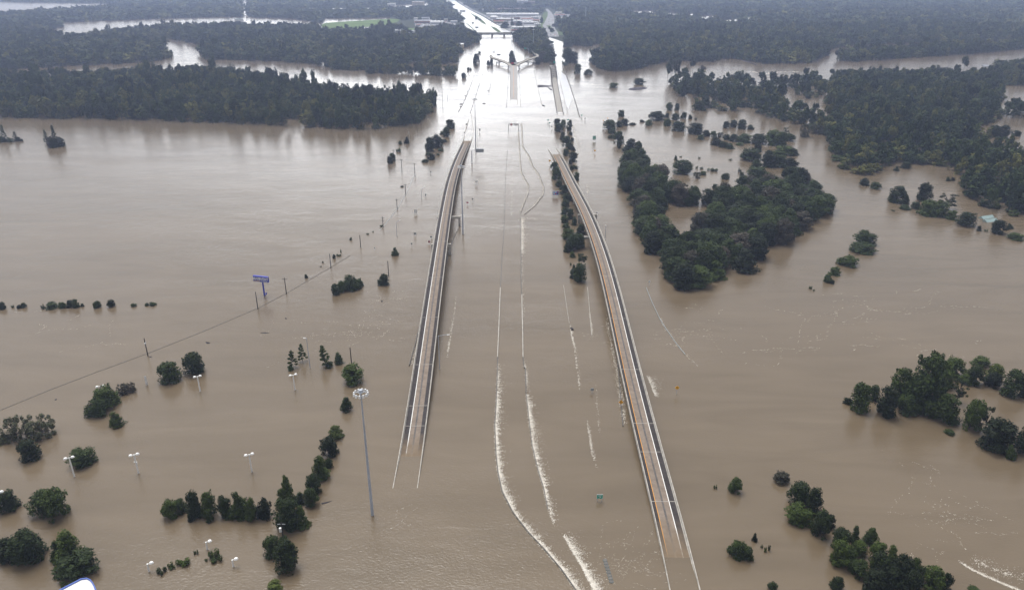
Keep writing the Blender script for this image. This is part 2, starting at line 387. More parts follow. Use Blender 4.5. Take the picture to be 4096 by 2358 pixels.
B1 = [(2030, 600), (2023, 700), (2015, 937), (2009, 1010), (2001.5, 1152)]
B1b = [(2001.5, 1152), (1995, 1316), (1990, 1429)]
B1c = [(1990, 1429), (1989, 1500), (1984, 1619), (1979, 1698), (1984, 1816), (1992, 1887), (2009, 1966), (2053, 2050), (2113, 2128), (2177, 2195), (2244, 2274), (2303, 2358), (2380, 2450)]
B2 = [(2084, 868), (2084, 1026), (2084, 1100), (2087, 1180)]
B2b = [(2087, 1180), (2090, 1300), (2092, 1428)]
B2c = [(2092, 1428), (2097, 1472), (2101, 1473), (2103, 1523), (2104, 1571)]
B2d = [(2104, 1571), (2112, 1638), (2128, 1777), (2152, 1879), (2174, 1947), (2191, 2034)]
BL = [(2082, 854), (2103, 800), (2115, 772), (2116, 742), (2093, 700), (2087, 685), (2082, 635), (2077, 546), (2076, 527)]
BR = [(2098, 858), (2144, 820), (2158, 800), (2175, 779), (2178, 750), (2158, 698), (2133, 666), (2120, 628), (2093, 587), (2088, 492)]
wall_path('median_barrier', B1, 'dark barrier top left of centre, running up to the sign gantry', 'barrier', h=.15, group=G1)
wall_path('median_barrier', B1b, 'straight white barrier top, left one of the central pair', 'barrier', 'pale_concrete', h=.5, t=.6, group=G1)
wall_path('median_barrier', B1c, 'long dark barrier curving right at the bottom under white spill foam', 'barrier', h=.3, group=G1)
wall_path('median_barrier', B2, 'dark barrier top just below the diamond-shaped split', 'barrier', h=.35, group=G1)
wall_path('median_barrier', B2b, 'straight white barrier top, right one of the central pair', 'barrier', 'pale_concrete', h=.5, t=.6, group=G1)
wall_path('median_barrier', B2c, 'short stepped dark barrier below the white barrier top', 'barrier', h=.5, group=G1)
wall_path('median_barrier', B2d, 'foam-covered barrier right of the long curving one', 'barrier', h=.12, group=G1)
wall_path('median_barrier', BL, 'left wall of the diamond-shaped split in the main lanes', 'barrier', h=.3, group=G1)
wall_path('median_barrier', BR, 'right bulging wall of the diamond-shaped split in the main lanes', 'barrier', h=.3, group=G1)
wall_path('guardrail', [(2585, 1151), (2606, 1205), (2639, 1275), (2664, 1316), (2705, 1374), (2740, 1418)], 'dark guardrail top slanting through the flood right of the orange-lined ramp', 'guardrail', 'sign_grey', h=.35, t=.35)
wall_path('side_barrier', [(2350, 1149), (2359, 1248), (2366, 1341)], 'pale kerb top between foam lines left of the orange-lined ramp', 'barrier', 'pale_concrete', h=.2, t=.3)
wall_path('side_barrier', [(2254, 1140), (2270, 1248), (2277, 1292)], 'thin half-drowned wall left of the bush by the orange-lined ramp', 'barrier', 'concrete', h=.1, t=.3)
wall_path('side_barrier', [(2470, 1440), (2478, 1540), (2487, 1650), (2492, 1705)], 'dark wall in the gap under the orange-lined ramp', 'barrier', 'dark_concrete', h=.5, t=.4)
wall_path('side_barrier', [(1680, 1300), (1660, 1380), (1637, 1462)], 'dark wall slanting out left of the curved ramp', 'barrier', 'dark_concrete', h=.5, t=.5)
wall_path('side_barrier', [(1835, 690), (1822, 760), (1800, 900), (1787, 990)], 'dark drowned wall below the right edge of the left ramp', 'barrier', 'dark_concrete', h=.3, t=.4)
wall_path('side_barrier', [(1835, 912), (1815, 950), (1795, 1005), (1785, 1050)], 'broken dark wall beside the bent of the left ramp', 'barrier', 'dark_concrete', h=.3, t=.4)
for i, (pts, lb) in enumerate([([(1941, 264), (1920, 330), (1900, 393), (1880, 455)], 'thin dark wall line running down to the third mast'), ([(1896, 307), (1871, 373), (1850, 420), (1832, 450)], 'far left wall line with dark debris on it'),
                            ([(1967, 312), (1960, 350), (1955, 378)], 'short wall line left of the forked ramp'), ([(2133, 262), (2146, 330), (2160, 390), (2168, 420)], 'faint wall line right of the sky-tinted wet road'),
                            ([(1893, 526), (1890, 490), (1885, 455)], 'wall line leading up from the far end of the left ramp'), ([(1860, 530), (1875, 480)], 'short wall line beside the far ramp end')]):
    wall_path('far_barrier', pts, lb, 'barrier', 'dark_concrete' if i < 3 else 'concrete', h=.45, t=.6, group='distant wall lines in the flood')
me_fence = [(-300, 1770), (0, 1640), (190, 1562), (360, 1497), (592, 1412), (800, 1330), (1032, 1232), (1146, 1172), (1324, 1068), (1400, 1022)]
wall_path('submerged_fence', me_fence, 'thin dark drowned fence line running past the utility poles', 'fence', 'dark_concrete', h=.1, t=.42)
wall_path('submerged_fence', [(1519, 920), (1533, 906), (1589, 836), (1623, 776), (1645, 728), (1660, 690)], 'thin drowned fence line curving past the far utility poles', 'fence', 'sign_grey', h=.12, t=.45)

# ------------------------------------------------------------------ foam
def flecks(pos, ang, ln, wd):
    n = len(pos); ca, sa = np.cos(ang), np.sin(ang); V = np.zeros((n, 4, 3))
    jit = rng.uniform(-.35, .35, (n, 4, 2))
    for k, (a, b) in enumerate(((-.5, 0), (0, -.5), (.5, 0), (0, .5))):
        u = (a + jit[:, k, 0] * .5) * ln; v = (b + jit[:, k, 1] * .5) * wd
        V[:, k, 0] = pos[:, 0] + ca * u - sa * v; V[:, k, 1] = pos[:, 1] + sa * u + ca * v
        V[:, k, 2] = pos[:, 2] + rng.uniform(0, .05, n)
    return V
def foam_line(pts, side, width, n, label, ln=(.3, 1.7), wd=(.05, .22), dens=None, decay=1.0, skew=0.0):
    P3 = np.array([at(*p) for p in pts]); seg = np.linalg.norm(np.diff(P3[:, :2], axis=0), axis=1); cum = np.r_[0, np.cumsum(seg)]
    s = rng.uniform(0, cum[-1], n * 3)
    clump = np.sin(s * .35 + 1.3) * .15 + np.sin(s * .97) * .15 + np.sin(s * 2.3) * .15 + .7
    if dens is not None: clump = clump * np.interp(s / cum[-1], np.linspace(0, 1, len(dens)), dens)
    tp = min(9.0, cum[-1] * .2); clump = clump * np.clip(np.minimum(s, cum[-1] - s) / tp, .04, 1)
    keep = rng.uniform(0, 1, len(s)) < clump; s = s[keep][:n]; n = len(s)
    x = np.interp(s, cum, P3[:, 0]); y = np.interp(s, cum, P3[:, 1])
    i = np.clip(np.searchsorted(cum, s) - 1, 0, len(seg) - 1); d = (P3[i + 1] - P3[i])[:, :2] / seg[i][:, None]
    nx, ny = d[:, 1] * side, -d[:, 0] * side
    vary = .35 + .4 * (np.sin(s * .21 + 2) * np.sin(s * .093)) + .55 * np.abs(np.sin(s * .9 + np.sin(s * .37) * 2)) ** 3
    off = rng.exponential(.42 * decay, n) * width * np.clip(.25 + vary, .12, 2)
    off = np.where(side == 0, rng.normal(0, width, n), np.minimum(off, width * 3.0)) + (.15 if side else 0)
    if side == 0: nx, ny = d[:, 1], -d[:, 0]
    pos = np.stack([x + nx * off + rng.normal(0, .15, n), y + ny * off + rng.normal(0, .15, n), np.full(n, .03)], 1)
    sc = (np.exp(-np.abs(off) / (width * 1.2 + .01)) * .8 + .2)
    a = np.arctan2(ny, nx) + rng.normal(skew, .75, n)
    if side == 0: a = np.arctan2(d[:, 1], d[:, 0]) + rng.normal(0, .7, n)
    V = flecks(pos, a, rng.uniform(*ln, n) * sc, rng.uniform(*wd, n) * sc)
    tn = np.clip(rng.uniform(-.6, .6, n) + .3 * np.sin(s * .7) * np.sin(s * 2.9) + np.abs(off) / (width * 2.5), 0, 1)
    return tag(link('foam', raw_mesh('foam', V, 4, MT['foam'], tn)), label, 'foam', kind='stuff')
foam_line(B1c, -1, 2.3, 6600, 'white foam fringe along the long curving barrier', dens=[0, .25, .5, .75, .9, 1, 1.1, 1.2, 1, .6, 1.1, 1.3, 1])
foam_line(B2d + [(2215, 2110)], -1, 2.4, 2900, 'white foam spilling right over the drowned barrier', dens=[1.2, 1.2, 1, .8, .9, .25])
foam_line(B2c, -1, 1.3, 260, 'foam beside the short stepped barrier', dens=[.2, 1, .8, 1])
foam_line(B2[1:] + B2b[1:2], -1, 1.6, 260, 'thin foam beside the straight barrier', dens=[1.2, .8, .5, .1])
foam_line(B2[:2], -1, 3.4, 4200, 'bright foam bank below the diamond-shaped split', dens=[1.2, 1.2, .6])
foam_line(BR, -1, 1.7, 5200, 'foam along the right wall of the diamond-shaped split', ln=(.4, 2.0))
foam_line(BL, -1, 1.5, 4200, 'foam along the left wall of the diamond-shaped split', ln=(.4, 1.8))
foam_line([(2049, 560), (2052, 640), (2048, 740), (2044, 880)], 0, 1.9, 520, 'streak of rough white water down the middle lane', ln=(.3, 1.6), wd=(.1, .3), dens=[.8, 1, 1, .9, .5])
foam_line([(2244, 2128), (2268, 2170), (2295, 2215), (2327, 2266), (2370, 2350), (2400, 2430)], -1, 3.4, 2600, 'broken foam crest beside the curving barrier at the bottom', ln=(.2, 1.2), wd=(.05, .2), dens=[.5, 1, .8, 1.2, 1.0])
foam_line([(2277, 1292), (2285, 1340), (2296, 1390), (2305, 1470), (2317, 1560)], -1, .9, 600, 'broken foam line right of the main lanes', ln=(.3, 1.3), dens=[.8, 1.3, .5, .2, .8])
foam_line([(2345, 1680), (2355, 1740), (2366, 1810), (2385, 1880)], -1, 1.0, 320, 'short foam line above the green exit sign', ln=(.3, 1.2), dens=[.6, 1, .5, .1])
foam_line([(2354, 1240), (2362, 1290), (2366, 1350)], -1, 1.0, 260, 'foam beside the pale kerb', ln=(.3, 1.3))
foam_line([(2385, 1530), (2389, 1630), (2400, 1740)], 0, .4, 90, 'faint foam line near the small pale sign', ln=(.2, .8))
foam_line([(2425, 1250), (2440, 1340), (2457, 1430), (2476, 1530), (2492, 1640), (2498, 1700)], 0, 1.0, 1300, 'churning foam under the left edge of the orange-lined ramp', ln=(.3, 1.5), dens=[.2, .4, .6, .8, 1.3, .7])
foam_line([(2585, 1500), (2602, 1540), (2622, 1590)], -1, 4.0, 800, 'foam patch against the right side of the orange-lined ramp', ln=(.3, 1.0), wd=(.05, .16), dens=[.6, 1, .8])
foam_line([(1828, 1175), (1818, 1260), (1805, 1340), (1790, 1430)], 1, .9, 420, 'foam line right of the left ramp', ln=(.3, 1.4), dens=[.2, .3, .8, 1.2])
foam_line([(1657, 1390), (1650, 1440), (1645, 1462)], 0, .5, 160, 'foam between the left ramp and the dark wall', ln=(.3, 1.0))
foam_line([(1835, 905), (1815, 950), (1790, 1010), (1775, 1080), (1768, 1140)], 0, 1.6, 420, 'rippled foam in the shade of the left ramp', ln=(.3, 1.3), wd=(.06, .2))
foam_line([(2083, 885), (2110, 870), (2150, 880)], 0, 2.5, 240, 'foam where the split walls meet', ln=(.3, 2))
foam_line([(2285, 498), (2296, 540), (2306, 580), (2314, 612)], -1, 6.0, 900, 'white water spilling past the trees near the green lane sign', ln=(.6, 4.0), dens=[1, 1, .9, .7])
foam_line([(2228, 457), (2240, 462), (2256, 459), (2272, 458)], 0, 1.4, 260, 'foam at the drowned end of the old bridge road', ln=(.5, 2.5))
foam_line([(2345, 738), (2348, 780)], -1, 5.0, 160, 'pale flecks painted as ripple glints between the right ramp and the grove', ln=(.3, 1.6), wd=(.06, .25))  # white flecks stand in for light glinting off the ripples
foam_line([(2636, 1270), (2650, 1298), (2664, 1322)], -1, .9, 160, 'bright foam knot on the slanting guardrail', ln=(.3, 1.0), dens=[1.2, 1.2, .6])
foam_line([(2660, 1310), (2705, 1378), (2750, 1430), (2790, 1465)], -1, 1.0, 150, 'foam streak along the lower guardrail', ln=(.3, 1.2), dens=[1, .7, .4])
foam_line([(3830, 2240), (3870, 2270), (3930, 2300), (4010, 2335), (4100, 2370)], -1, 1.0, 1000, 'curved white wave crest at the bottom right', ln=(.2, 1.2), wd=(.04, .15), dens=[.4, .8, 1, 1], skew=.5)
foam_line([(3880, 2230), (3960, 2270), (4050, 2300), (4120, 2310)], 0, 2.6, 380, 'spray behind the wave crest at the bottom right', ln=(.2, .9), wd=(.05, .2))
foam_line([(2895, 290), (3000, 285), (3060, 296), (3100, 290), (3200, 286)], 0, 5, 240, 'bright streak on the far river', ln=(2, 9), wd=(.6, 1.6))
def foam_patch(cx, cy, rx, ry, n, label, ln=(.5, 2.5), wd=(.08, .3), ang=0.1):
    """threads of foam: short meandering curves of flecks, each with its own length, bend and density"""
    P_ = []; AN = []; got = 0
    while got < n:
        q = int(rng.integers(5, 34)); c = rng.normal(0, .42, 2); x0, y0, _ = at(cx + rx * c[0], cy + ry * c[1])
        L_ = rng.uniform(2, 14) * (q / 18); a = rng.normal(ang, .6); p = np.sort(rng.uniform(-1, 1, q))
        bend = rng.normal(0, .25, 3); off = L_ * (bend[0] * p ** 2 + bend[1] * .5 * np.sin(p * 4 + bend[2] * 9)) + rng.normal(0, .22, q)
        P_.append(np.stack([x0 + L_ * p * math.cos(a) - off * math.sin(a), y0 + L_ * p * math.sin(a) + off * math.cos(a), np.full(q, .03)], 1)); AN.append(a + rng.normal(0, .35, q)); got += q
    P_ = np.concatenate(P_); n = len(P_)
    V = flecks(P_, np.concatenate(AN), rng.uniform(*ln, n), rng.uniform(*wd, n) * .75)
    return tag(link('foam', raw_mesh('foam', V, 4, MT['foam'], np.clip(rng.uniform(.15, 1.0, n), 0, 1))), label, 'foam', kind='stuff')
foam_patch(1450, 1310, 260, 90, 520, 'foam streaks left of the left ramp', ln=(.3, 1.5), wd=(.05, .2))
foam_patch(1560, 1200, 70, 30, 170, 'foam below the bush and bare pole', ln=(.3, 1.3), wd=(.06, .2))
foam_patch(1250, 1370, 220, 60, 160, 'faint foam threads above the slender trees', ln=(.3, 1.6), wd=(.04, .14))
foam_patch(2780, 1310, 130, 90, 300, 'foam streaks right of the slanting guardrail', ln=(.3, 1.4), wd=(.05, .2))
foam_patch(3500, 1240, 480, 80, 420, 'scattered foam flecks across the right-hand open water', ln=(.4, 2.2), wd=(.05, .2))
foam_patch(3450, 1380, 520, 60, 300, 'foam threads above the right-hand leafy clump', ln=(.4, 2.0), wd=(.05, .18))
foam_patch(3780, 2040, 200, 200, 380, 'small whitecaps in the lower right water', ln=(.2, .9), wd=(.05, .2))
foam_patch(2480, 2230, 170, 130, 450, 'foam flecks between the curving barrier and the orange-lined ramp', ln=(.2, 1.0), wd=(.04, .14))
foam_patch(1600, 2050, 60, 110, 70, 'foam flecks off the drowned end of the left ramp', ln=(.2, .8), wd=(.04, .14))
foam_patch(300, 1310, 260, 90, 130, 'pale foam threads below the left shrub row', ln=(.5, 2.2), wd=(.05, .2))
foam_patch(2420, 1320, 40, 70, 110, 'foam flecks between two kerb lines', ln=(.2, 1.0), wd=(.05, .16))

# ------------------------------------------------------------------ trees: prototypes one unit tall, one unit wide
def leaf_cloud(lobes, n, size, r_, up=.35, per=4):
    """n leaf tufts spread through the lobes (cx,cy,cz,rx,ry,rz), facing mostly outward"""
    vol = np.array([(l[3] * l[4] * l[5]) ** (2 / 3) for l in lobes]); pick = r_.choice(len(lobes), n, p=vol / vol.sum())
    Lb = np.array(lobes)[pick]
    d = r_.normal(0, 1, (n, 3)); d /= np.linalg.norm(d, axis=1)[:, None]
    rad = 1 - np.abs(r_.normal(0, .22, n)); rad = np.where(r_.uniform(0, 1, n) < .12, rad * 1.15, rad)
    p = Lb[:, :3] + d * Lb[:, 3:6] * rad[:, None]
    nr = d + r_.normal(0, .45, (n, 3)); nr[:, 2] += up; nr /= np.linalg.norm(nr, axis=1)[:, None]
    a = np.cross(nr, r_.normal(0, 1, (n, 3))); a /= np.linalg.norm(a, axis=1)[:, None]; b = np.cross(nr, a)
    s = size * r_.uniform(.55, 1.45, n)[:, None]
    if per == 4:
        k = r_.uniform(.35, .8, n)[:, None]
        V = np.stack([p - a * s, p - b * s * k + a * s * .1, p + a * s, p + b * s * k], 1)
    else:
        V = np.stack([p - a * s - b * s * .6, p + a * s - b * s * .6, p + b * s], 1)
    return V
def rot_lobes(r_, n, rmin, rmax, zmin, zmax, prof):
    out_ = []
    for i in range(n):
        z = r_.uniform(zmin, zmax); R_ = prof(z); a = r_.uniform(0, 2 * math.pi); q = R_ * math.sqrt(r_.uniform(.05, 1))
        s = r_.uniform(rmin, rmax)
        out_.append((q * math.cos(a), q * math.sin(a), z, s, s, s * r_.uniform(.7, 1.0)))
    return out_
def kind_lobes(kind, r_):
    if kind == 'oak':   return rot_lobes(r_, 46, .10, .17, .02, .76, lambda z: .31 * math.sqrt(max(.02, 1 - ((z - .26) / .56) ** 2)))
    if kind == 'cone':  return [(a, b_, c, d * (1.25 - .75 * c), e * (1.25 - .75 * c), f) for a, b_, c, d, e, f in rot_lobes(r_, 64, .10, .15, .0, .88, lambda z: .29 * (1 - max(z, 0)) ** .8 + .01)]
    if kind == 'cypress':
        L_ = []
        for i in range(26):
            z = .16 + .80 * i / 25; a = i * 2.4 + r_.uniform(-.4, .4); q = (.38 * (1 - z) ** .8 + .02) * r_.uniform(.5, 1)
            L_.append((q * math.cos(a), q * math.sin(a), z, .10 * (1.2 - z * .6), .10 * (1.2 - z * .6), .035))
        return L_
    if kind == 'pine':
        return rot_lobes(r_, 20, .07, .14, .45, .90, lambda z: .34 * math.sqrt(max(.03, 1 - ((z - .68) / .32) ** 2)))
    if kind == 'bush':  return rot_lobes(r_, 40, .11, .18, -.04, .68, lambda z: .31 * math.sqrt(max(.02, 1 - (z / .9) ** 2)))
    if kind == 'willow':
        return [(a, b_, c, d, d, d * 2.1) for a, b_, c, d, _, _ in rot_lobes(r_, 70, .035, .075, -.03, .84, lambda z: .43 * math.sqrt(max(.02, 1 - ((z - .25) / .78) ** 2)))]
    if kind == 'bare':
        return rot_lobes(r_, 24, .05, .10, .2, .92, lambda z: .40)
    if kind == 'sparse':
        L_ = []
        for i in range(9):
            a = r_.uniform(0, 6.28); q = r_.uniform(.05, .42); z = r_.uniform(.3, .95) * (1 - q * .6)
            L_.append((q * math.cos(a), q * math.sin(a), z * .4, .13, .13, z * .45))
        return L_
NLEAF = dict(oak=4200, cone=3800, cypress=1900, pine=2000, bush=3400, willow=3600, bare=1500, sparse=700)
LSIZE = dict(oak=.030, cone=.029, cypress=.029, pine=.030, bush=.034, willow=.026, bare=.028, sparse=.045)
KNAME = dict(oak='broadleaf_tree', cone='conical_tree', cypress='cypress_tree', pine='pine_tree', bush='bush', willow='willow_shrub', bare='thinning_tree', sparse='drowned_shrub')
KDESC = dict(oak='broad leafy tree', cone='cone-shaped tree', cypress='slender open tree', pine='tall bare-trunked pine', bush='low round bush', willow='upright grey-green shrub', bare='thin sparse tree', sparse='wispy half-drowned shrub')
PROTO = {}
def proto(kind, var_):
    if (kind, var_) in PROTO: return PROTO[kind, var_]
    r_ = np.random.default_rng(hash_of(kind) + var_)
    lobes = kind_lobes(kind, r_)
    if kind in ('oak', 'cone', 'bush'):
        for i in range(20):
            l = lobes[int(r_.integers(len(lobes)))]; d_ = r_.normal(0, 1, 3); d_ /= np.linalg.norm(d_); d_[2] = abs(d_[2]) * .8 - .1
            s_ = r_.uniform(.03, .06); k_ = l[3] + s_ * .6
            lobes.append((l[0] + d_[0] * k_, l[1] + d_[1] * k_, max(.02, l[2] + d_[2] * k_), s_, s_, s_ * r_.uniform(.8, 1.6)))
    if kind == 'sparse':
        V = leaf_cloud(lobes, NLEAF[kind], LSIZE[kind], r_, .1)
    else:
        V = leaf_cloud(lobes, NLEAF[kind], LSIZE[kind], r_)
    zt = np.percentile(V[:, :, 2], 99.5); V[:, :, 2] *= 1.0 / zt
    rr = np.percentile(np.abs(V[:, :, :2]), 98.5); V[:, :, :2] *= .5 / rr
    crown = raw_mesh(KNAME[kind] + '_crown', V, 4, None)
    b = MB()
    tw = .028 if kind in ('pine', 'cypress', 'cone') else .036
    top = .93 if kind in ('pine', 'cypress', 'cone') else .6
    b.tube([(0, 0, -.15), (.004, .006, .25 * top), (-.006, .004, .6 * top), (0, 0, top)], [tw, tw * .8, tw * .5, tw * .15], 6)
    for i, l in enumerate(lobes[::2] if kind != 'bare' else lobes):
        z0 = max(.05, l[2] * (.55 if kind not in ('pine', 'cypress') else .92))
        z0 = min(z0, top * .95)
        b.tube([(0, 0, z0), (l[0] * .5 / 1.0, l[1] * .5, (z0 + l[2]) / 2 + .03), (l[0] * .92, l[1] * .92, l[2])], [tw * .45, tw * .3, tw * .12], 4, False)
    me = bpy.data.meshes.new(KNAME[kind] + '_trunk'); me.from_pydata(b.v, [], b.f); me.materials.append(MT['trunk'])
    PROTO[kind, var_] = (crown, me); return PROTO[kind, var_]
def hash_of(s): return sum((i + 1) * ord(c) for i, c in enumerate(s))
NV = 4
CROWN_MESH = {}
def crown_mesh(kind, v, leaf):
    k = (kind, v, leaf)
    if k not in CROWN_MESH:
        me = proto(kind, v)[0].copy(); me.materials.clear(); me.materials.append(MT[leaf]); CROWN_MESH[k] = me
    return CROWN_MESH[k]
LEAF_DEF = dict(oak='leaf_dark', cone='leaf_dark', cypress='leaf_mid', pine='leaf_dark', bush='leaf_dark', willow='leaf_grey', bare='leaf_mid', sparse='leaf_mid')
LOOK = dict(leaf_dark='dark', leaf_mid='mid-green', leaf_yellow='yellow-green', leaf_grey='grey-green', leaf_brown='brownish')
ntree = [0]
def place_tree(kind, x, yt, yb, wpx, leaf=None, label=None, group=None):
    leaf = leaf or LEAF_DEF[kind]
    X, Y, _ = at(x, yb)
    k = mpp(Y); r_ = wpx * k / 2
    back = min(r_ * .75, 6.0)
    Yc = Y + back; Xc = X * Yc / Y
    h = max(.5, z_over(x, yt, Yc)); d = 2 * wpx / 2 * mpp(Yc)
    v = ntree[0] % NV; ntree[0] += 1
    root = bpy.data.objects.new(KNAME[kind], None); COL.objects.link(root); root.empty_display_size = .3
    d *= .97; q_ = .07 if kind not in ('bush', 'willow', 'sparse') else 0
    root.location = (Xc, Yc, 0); root.rotation_euler = (random.uniform(-q_, q_), random.uniform(-q_, q_), random.uniform(0, 6.28)); root.scale = (d * random.uniform(.93, 1.04), d * random.uniform(.93, 1.04), h)
    tag(root, label, 'tree' if kind not in ('bush', 'willow', 'sparse') else 'shrub', group)
    c = bpy.data.objects.new('crown' if kind not in ('bush', 'willow', 'sparse') else 'foliage', crown_mesh(kind, v, leaf)); COL.objects.link(c); c.parent = root
    t = bpy.data.objects.new('trunk' if kind not in ('bush', 'willow', 'sparse') else 'stem', proto(kind, v)[1]); COL.objects.link(t); t.parent = root
    return root
SHORT = {'o': 'oak', 'c': 'cone', 'y': 'cypress', 'p': 'pine', 'b': 'bush', 'w': 'willow', 'e': 'bare', 's': 'sparse'}
LS = {'D': 'leaf_dark', 'M': 'leaf_mid', 'Y': 'leaf_yellow', 'G': 'leaf_grey', 'B': 'leaf_brown'}
def cluster(origin, group, phrase, order, items):
    """items: 'k[L] x ytop ybase w' in crop pixels; order 'lr' counts from the left, 'near' from the camera end"""
    cr = crop(*origin); rows = []
    for it in items.split(';'):
        q = it.split()
        if not q: continue
        x, yt = cr(float(q[1]), float(q[2])); _, yb = cr(0, float(q[3])); wpx = float(q[4]) / origin[2]
        rows.append((SHORT[q[0][0]], LS[q[0][1]] if len(q[0]) > 1 else None, x, yt, yb, wpx))
    rows.sort(key=(lambda r: r[2]) if order == 'lr' else (lambda r: -r[4]))
    for i, (k, lf, x, yt, yb, wpx) in enumerate(rows):
        look = LOOK[lf or LEAF_DEF[k]]; d = KDESC[k]
        if look.split('-')[0] not in d: d = look + ' ' + d
        pos = '' if len(rows) == 1 else (f', {ordinal(i)} from the left' if order == 'lr' else f', {ordinal(i)} from the near end')
        if len(rows) == 1: lab = f'{d} {phrase}'
        else: lab = f'{d}{pos} {phrase}'
        place_tree(k, x, yt, yb, wpx, lf, lab, group)
A = (0, 1800, 2.53); Bq = (900, 1800, 2.53); C1 = (0, 1400, 2.53); Cq = (900, 1400, 2.53); Dq = (900, 900, 2.427); Eq = (0, 950, 2.53)
Fq = (0, 400, 2.3); Gq = (1000, 400, 2.3); Hq = (2000, 350, 3.1625); Iq = (2000, 700, 2.9125); Jq = (2350, 400, 2.4095)
M1 = (3200, 400, 2.4263); M2 = (3200, 900, 2.4263); Nq = (3200, 1400, 1.52); Oq = (2700, 1800, 2.609); Pq = (1700, 0, 3.1625)
cluster(C1, 'trees by the car park lamps', 'among the upper left lamp posts', 'lr',
 'o 1965 30 260 210;o 1725 125 340 225;b 1000 480 690 220;bM 1105 365 600 250;wB 1330 335 440 130;wB 1250 350 460 120;cM 1195 625 785 150;wG 190 690 945 270;wG 430 680 915 290;bG 45 870 960 150;o 330 905 1125 205;o 865 1000 1200 250')
cluster(A, 'trees in the bottom left corner', 'in the bottom left corner group', 'near',
 'b 90 410 640 230;o 470 430 690 260;oM 590 405 725 260;oM 320 820 1170 300;b 130 910 1150 260;bY 250 985 1150 150;cM 740 815 1190 290;cM 600 925 1130 130;bM 830 1065 1330 400')
cluster(A, 'hedge row by the lamp posts', 'in the hedge row below the lamps', 'lr',
 'oM 1740 500 705 150;oM 1835 500 650 130;oM 1985 415 700 135;b 1940 640 725 70;cM 2010 440 690 150;oM 2135 430 700 160;bM 2130 640 735 80;oM 2290 470 690 135;bM 2330 590 700 110;cM 2440 415 700 170;oM 2470 500 700 140;oM 2550 490 730 110;b 2680 500 710 175')
cluster(A, 'drowned shrubs by the short lamps', 'in the bottom drowned shrub line', 'lr',
 's 1640 1185 1265 110;s 1740 1130 1210 90;s 1880 1090 1190 150;s 1985 1010 1060 50;s 2190 1005 1135 170;s 2090 1095 1130 40')
cluster(Bq, 'tree line left of the tall mast', 'in the line beside the mast', 'near',
 'cM 655 265 560 140;cM 590 400 600 120;cM 770 425 560 120;oM 640 500 845 240;cM 795 560 800 150;oM 960 75 320 130;b 1050 80 190 90;oM 1000 190 310 140;oM 905 240 460 150;o 890 380 580 140;o 490 880 1090 180;b 600 870 1000 120;o 635 930 1250 245;bY 515 1335 1440 145')
cluster(Cq, 'tree line left of the tall mast', 'up the water from the tall mast', 'near',
 'oM 1300 150 360 210;cM 1235 480 630 125;bY 1130 775 905 145;o 1060 885 1085 170')
cluster(Dq, 'slender trees by the upper mast', 'beside the tall grey lamp pole', 'lr',
 'yM 650 1220 1400 100;bM 640 1365 1415 55;yM 755 1150 1335 90;yM 980 1165 1385 130;b 1015 1330 1390 70;cM 1110 1235 1350 100')
cluster(Dq, 'shrubs along the pole line', 'along the utility pole line', 'lr',
 'c 1650 220 300 70;b 1540 480 590 110;b 1230 500 640 190;b 1305 520 605 90;oM 1135 545 655 75;oM 1080 570 680 80;b 790 478 515 36;s 950 345 370 20;b 1060 282 325 32;s 1108 280 305 50;s 1125 230 270 16;sM 1222 120 148 36;sM 1387 75 95 32;sM 1437 55 70 22;s 928 396 408 20')
cluster(Eq, 'shrub row across the left water', 'in the row across left water', 'lr',
 'b 30 655 730 78;s 135 680 712 38;b 195 680 720 46;b 245 662 712 55;s 440 675 725 52;b 540 655 725 122;bM 640 650 718 74;b 715 637 712 74;b 775 625 712 66;b 835 665 700 32;b 985 640 715 82;b 1130 630 705 78;bY 1355 665 700 56;b 1490 662 692 42;b 1550 652 692 68')
cluster(Fq, 'small tree islands in the left water', 'on the two small tree islands', 'lr',
 'y 0 250 385 50;y 48 230 385 58;b 30 340 390 80;b 100 350 390 50;y 150 290 380 50;b 165 340 382 60;b 200 358 382 34;y 436 272 400 52;y 520 232 420 56;bB 480 335 438 84;b 550 340 432 100;b 500 355 442 70')
cluster(Gq, 'trees left of the far ramp end', 'beside the far left-ramp end', 'near',
 'o 1845 178 255 85;b 1850 225 265 75;o 1805 250 340 72;b 1775 285 320 55;o 1715 318 445 90;o 1660 345 478 84;o 1745 340 430 70;b 1790 360 390 46;b 1755 445 472 52;b 1640 480 512 52;b 1668 488 552 76;s 1728 486 512 32;b 1610 545 577 62')
cluster(Gq, 'shrubs by the far poles', 'among the far utility poles', 'near',
 'c 1440 338 402 56;b 1383 375 408 36;s 1370 440 480 60;b 1310 485 560 64;b 1290 520 588 56;b 1400 788 802 30;sM 1212 1145 1168 32;sM 930 1262 1288 36')
cluster(Hq, 'tree strip along the right ramp', 'in the upper right-ramp tree strip', 'near',
 'o 720 395 480 88;o 745 450 565 112;oM 800 405 505 82;o 875 410 548 68;b 895 560 605 50;o 795 565 625 62;o 835 610 745 122;b 785 610 660 60;b 910 630 682 52;o 885 690 785 90;b 925 745 800 62;oM 840 775 866 88;o 930 815 945 115;b 890 925 975 52;b 905 985 1050 52;b 950 985 1030 72;o 685 940 1040 96;oM 710 1005 1170 112;oM 965 1070 1178 76;o 740 1175 1262 92')
cluster(Iq, 'tree strip along the right ramp', 'in the lower right-ramp tree strip', 'near',
 'o 740 115 225 112;o 775 215 305 112;o 760 285 375 102;o 765 375 465 102;o 820 395 518 84;oM 755 465 562 92;c 868 485 588 72;oM 770 565 650 92;oM 795 625 762 142;o 935 575 695 102;o 850 690 885 172;o 925 680 855 122;o 790 770 905 112;bM 845 895 962 74;pM 945 925 1075 112;s 822 1010 1055 26;c 860 1040 1125 62;o 930 1035 1262 150;o 865 1100 1205 122')
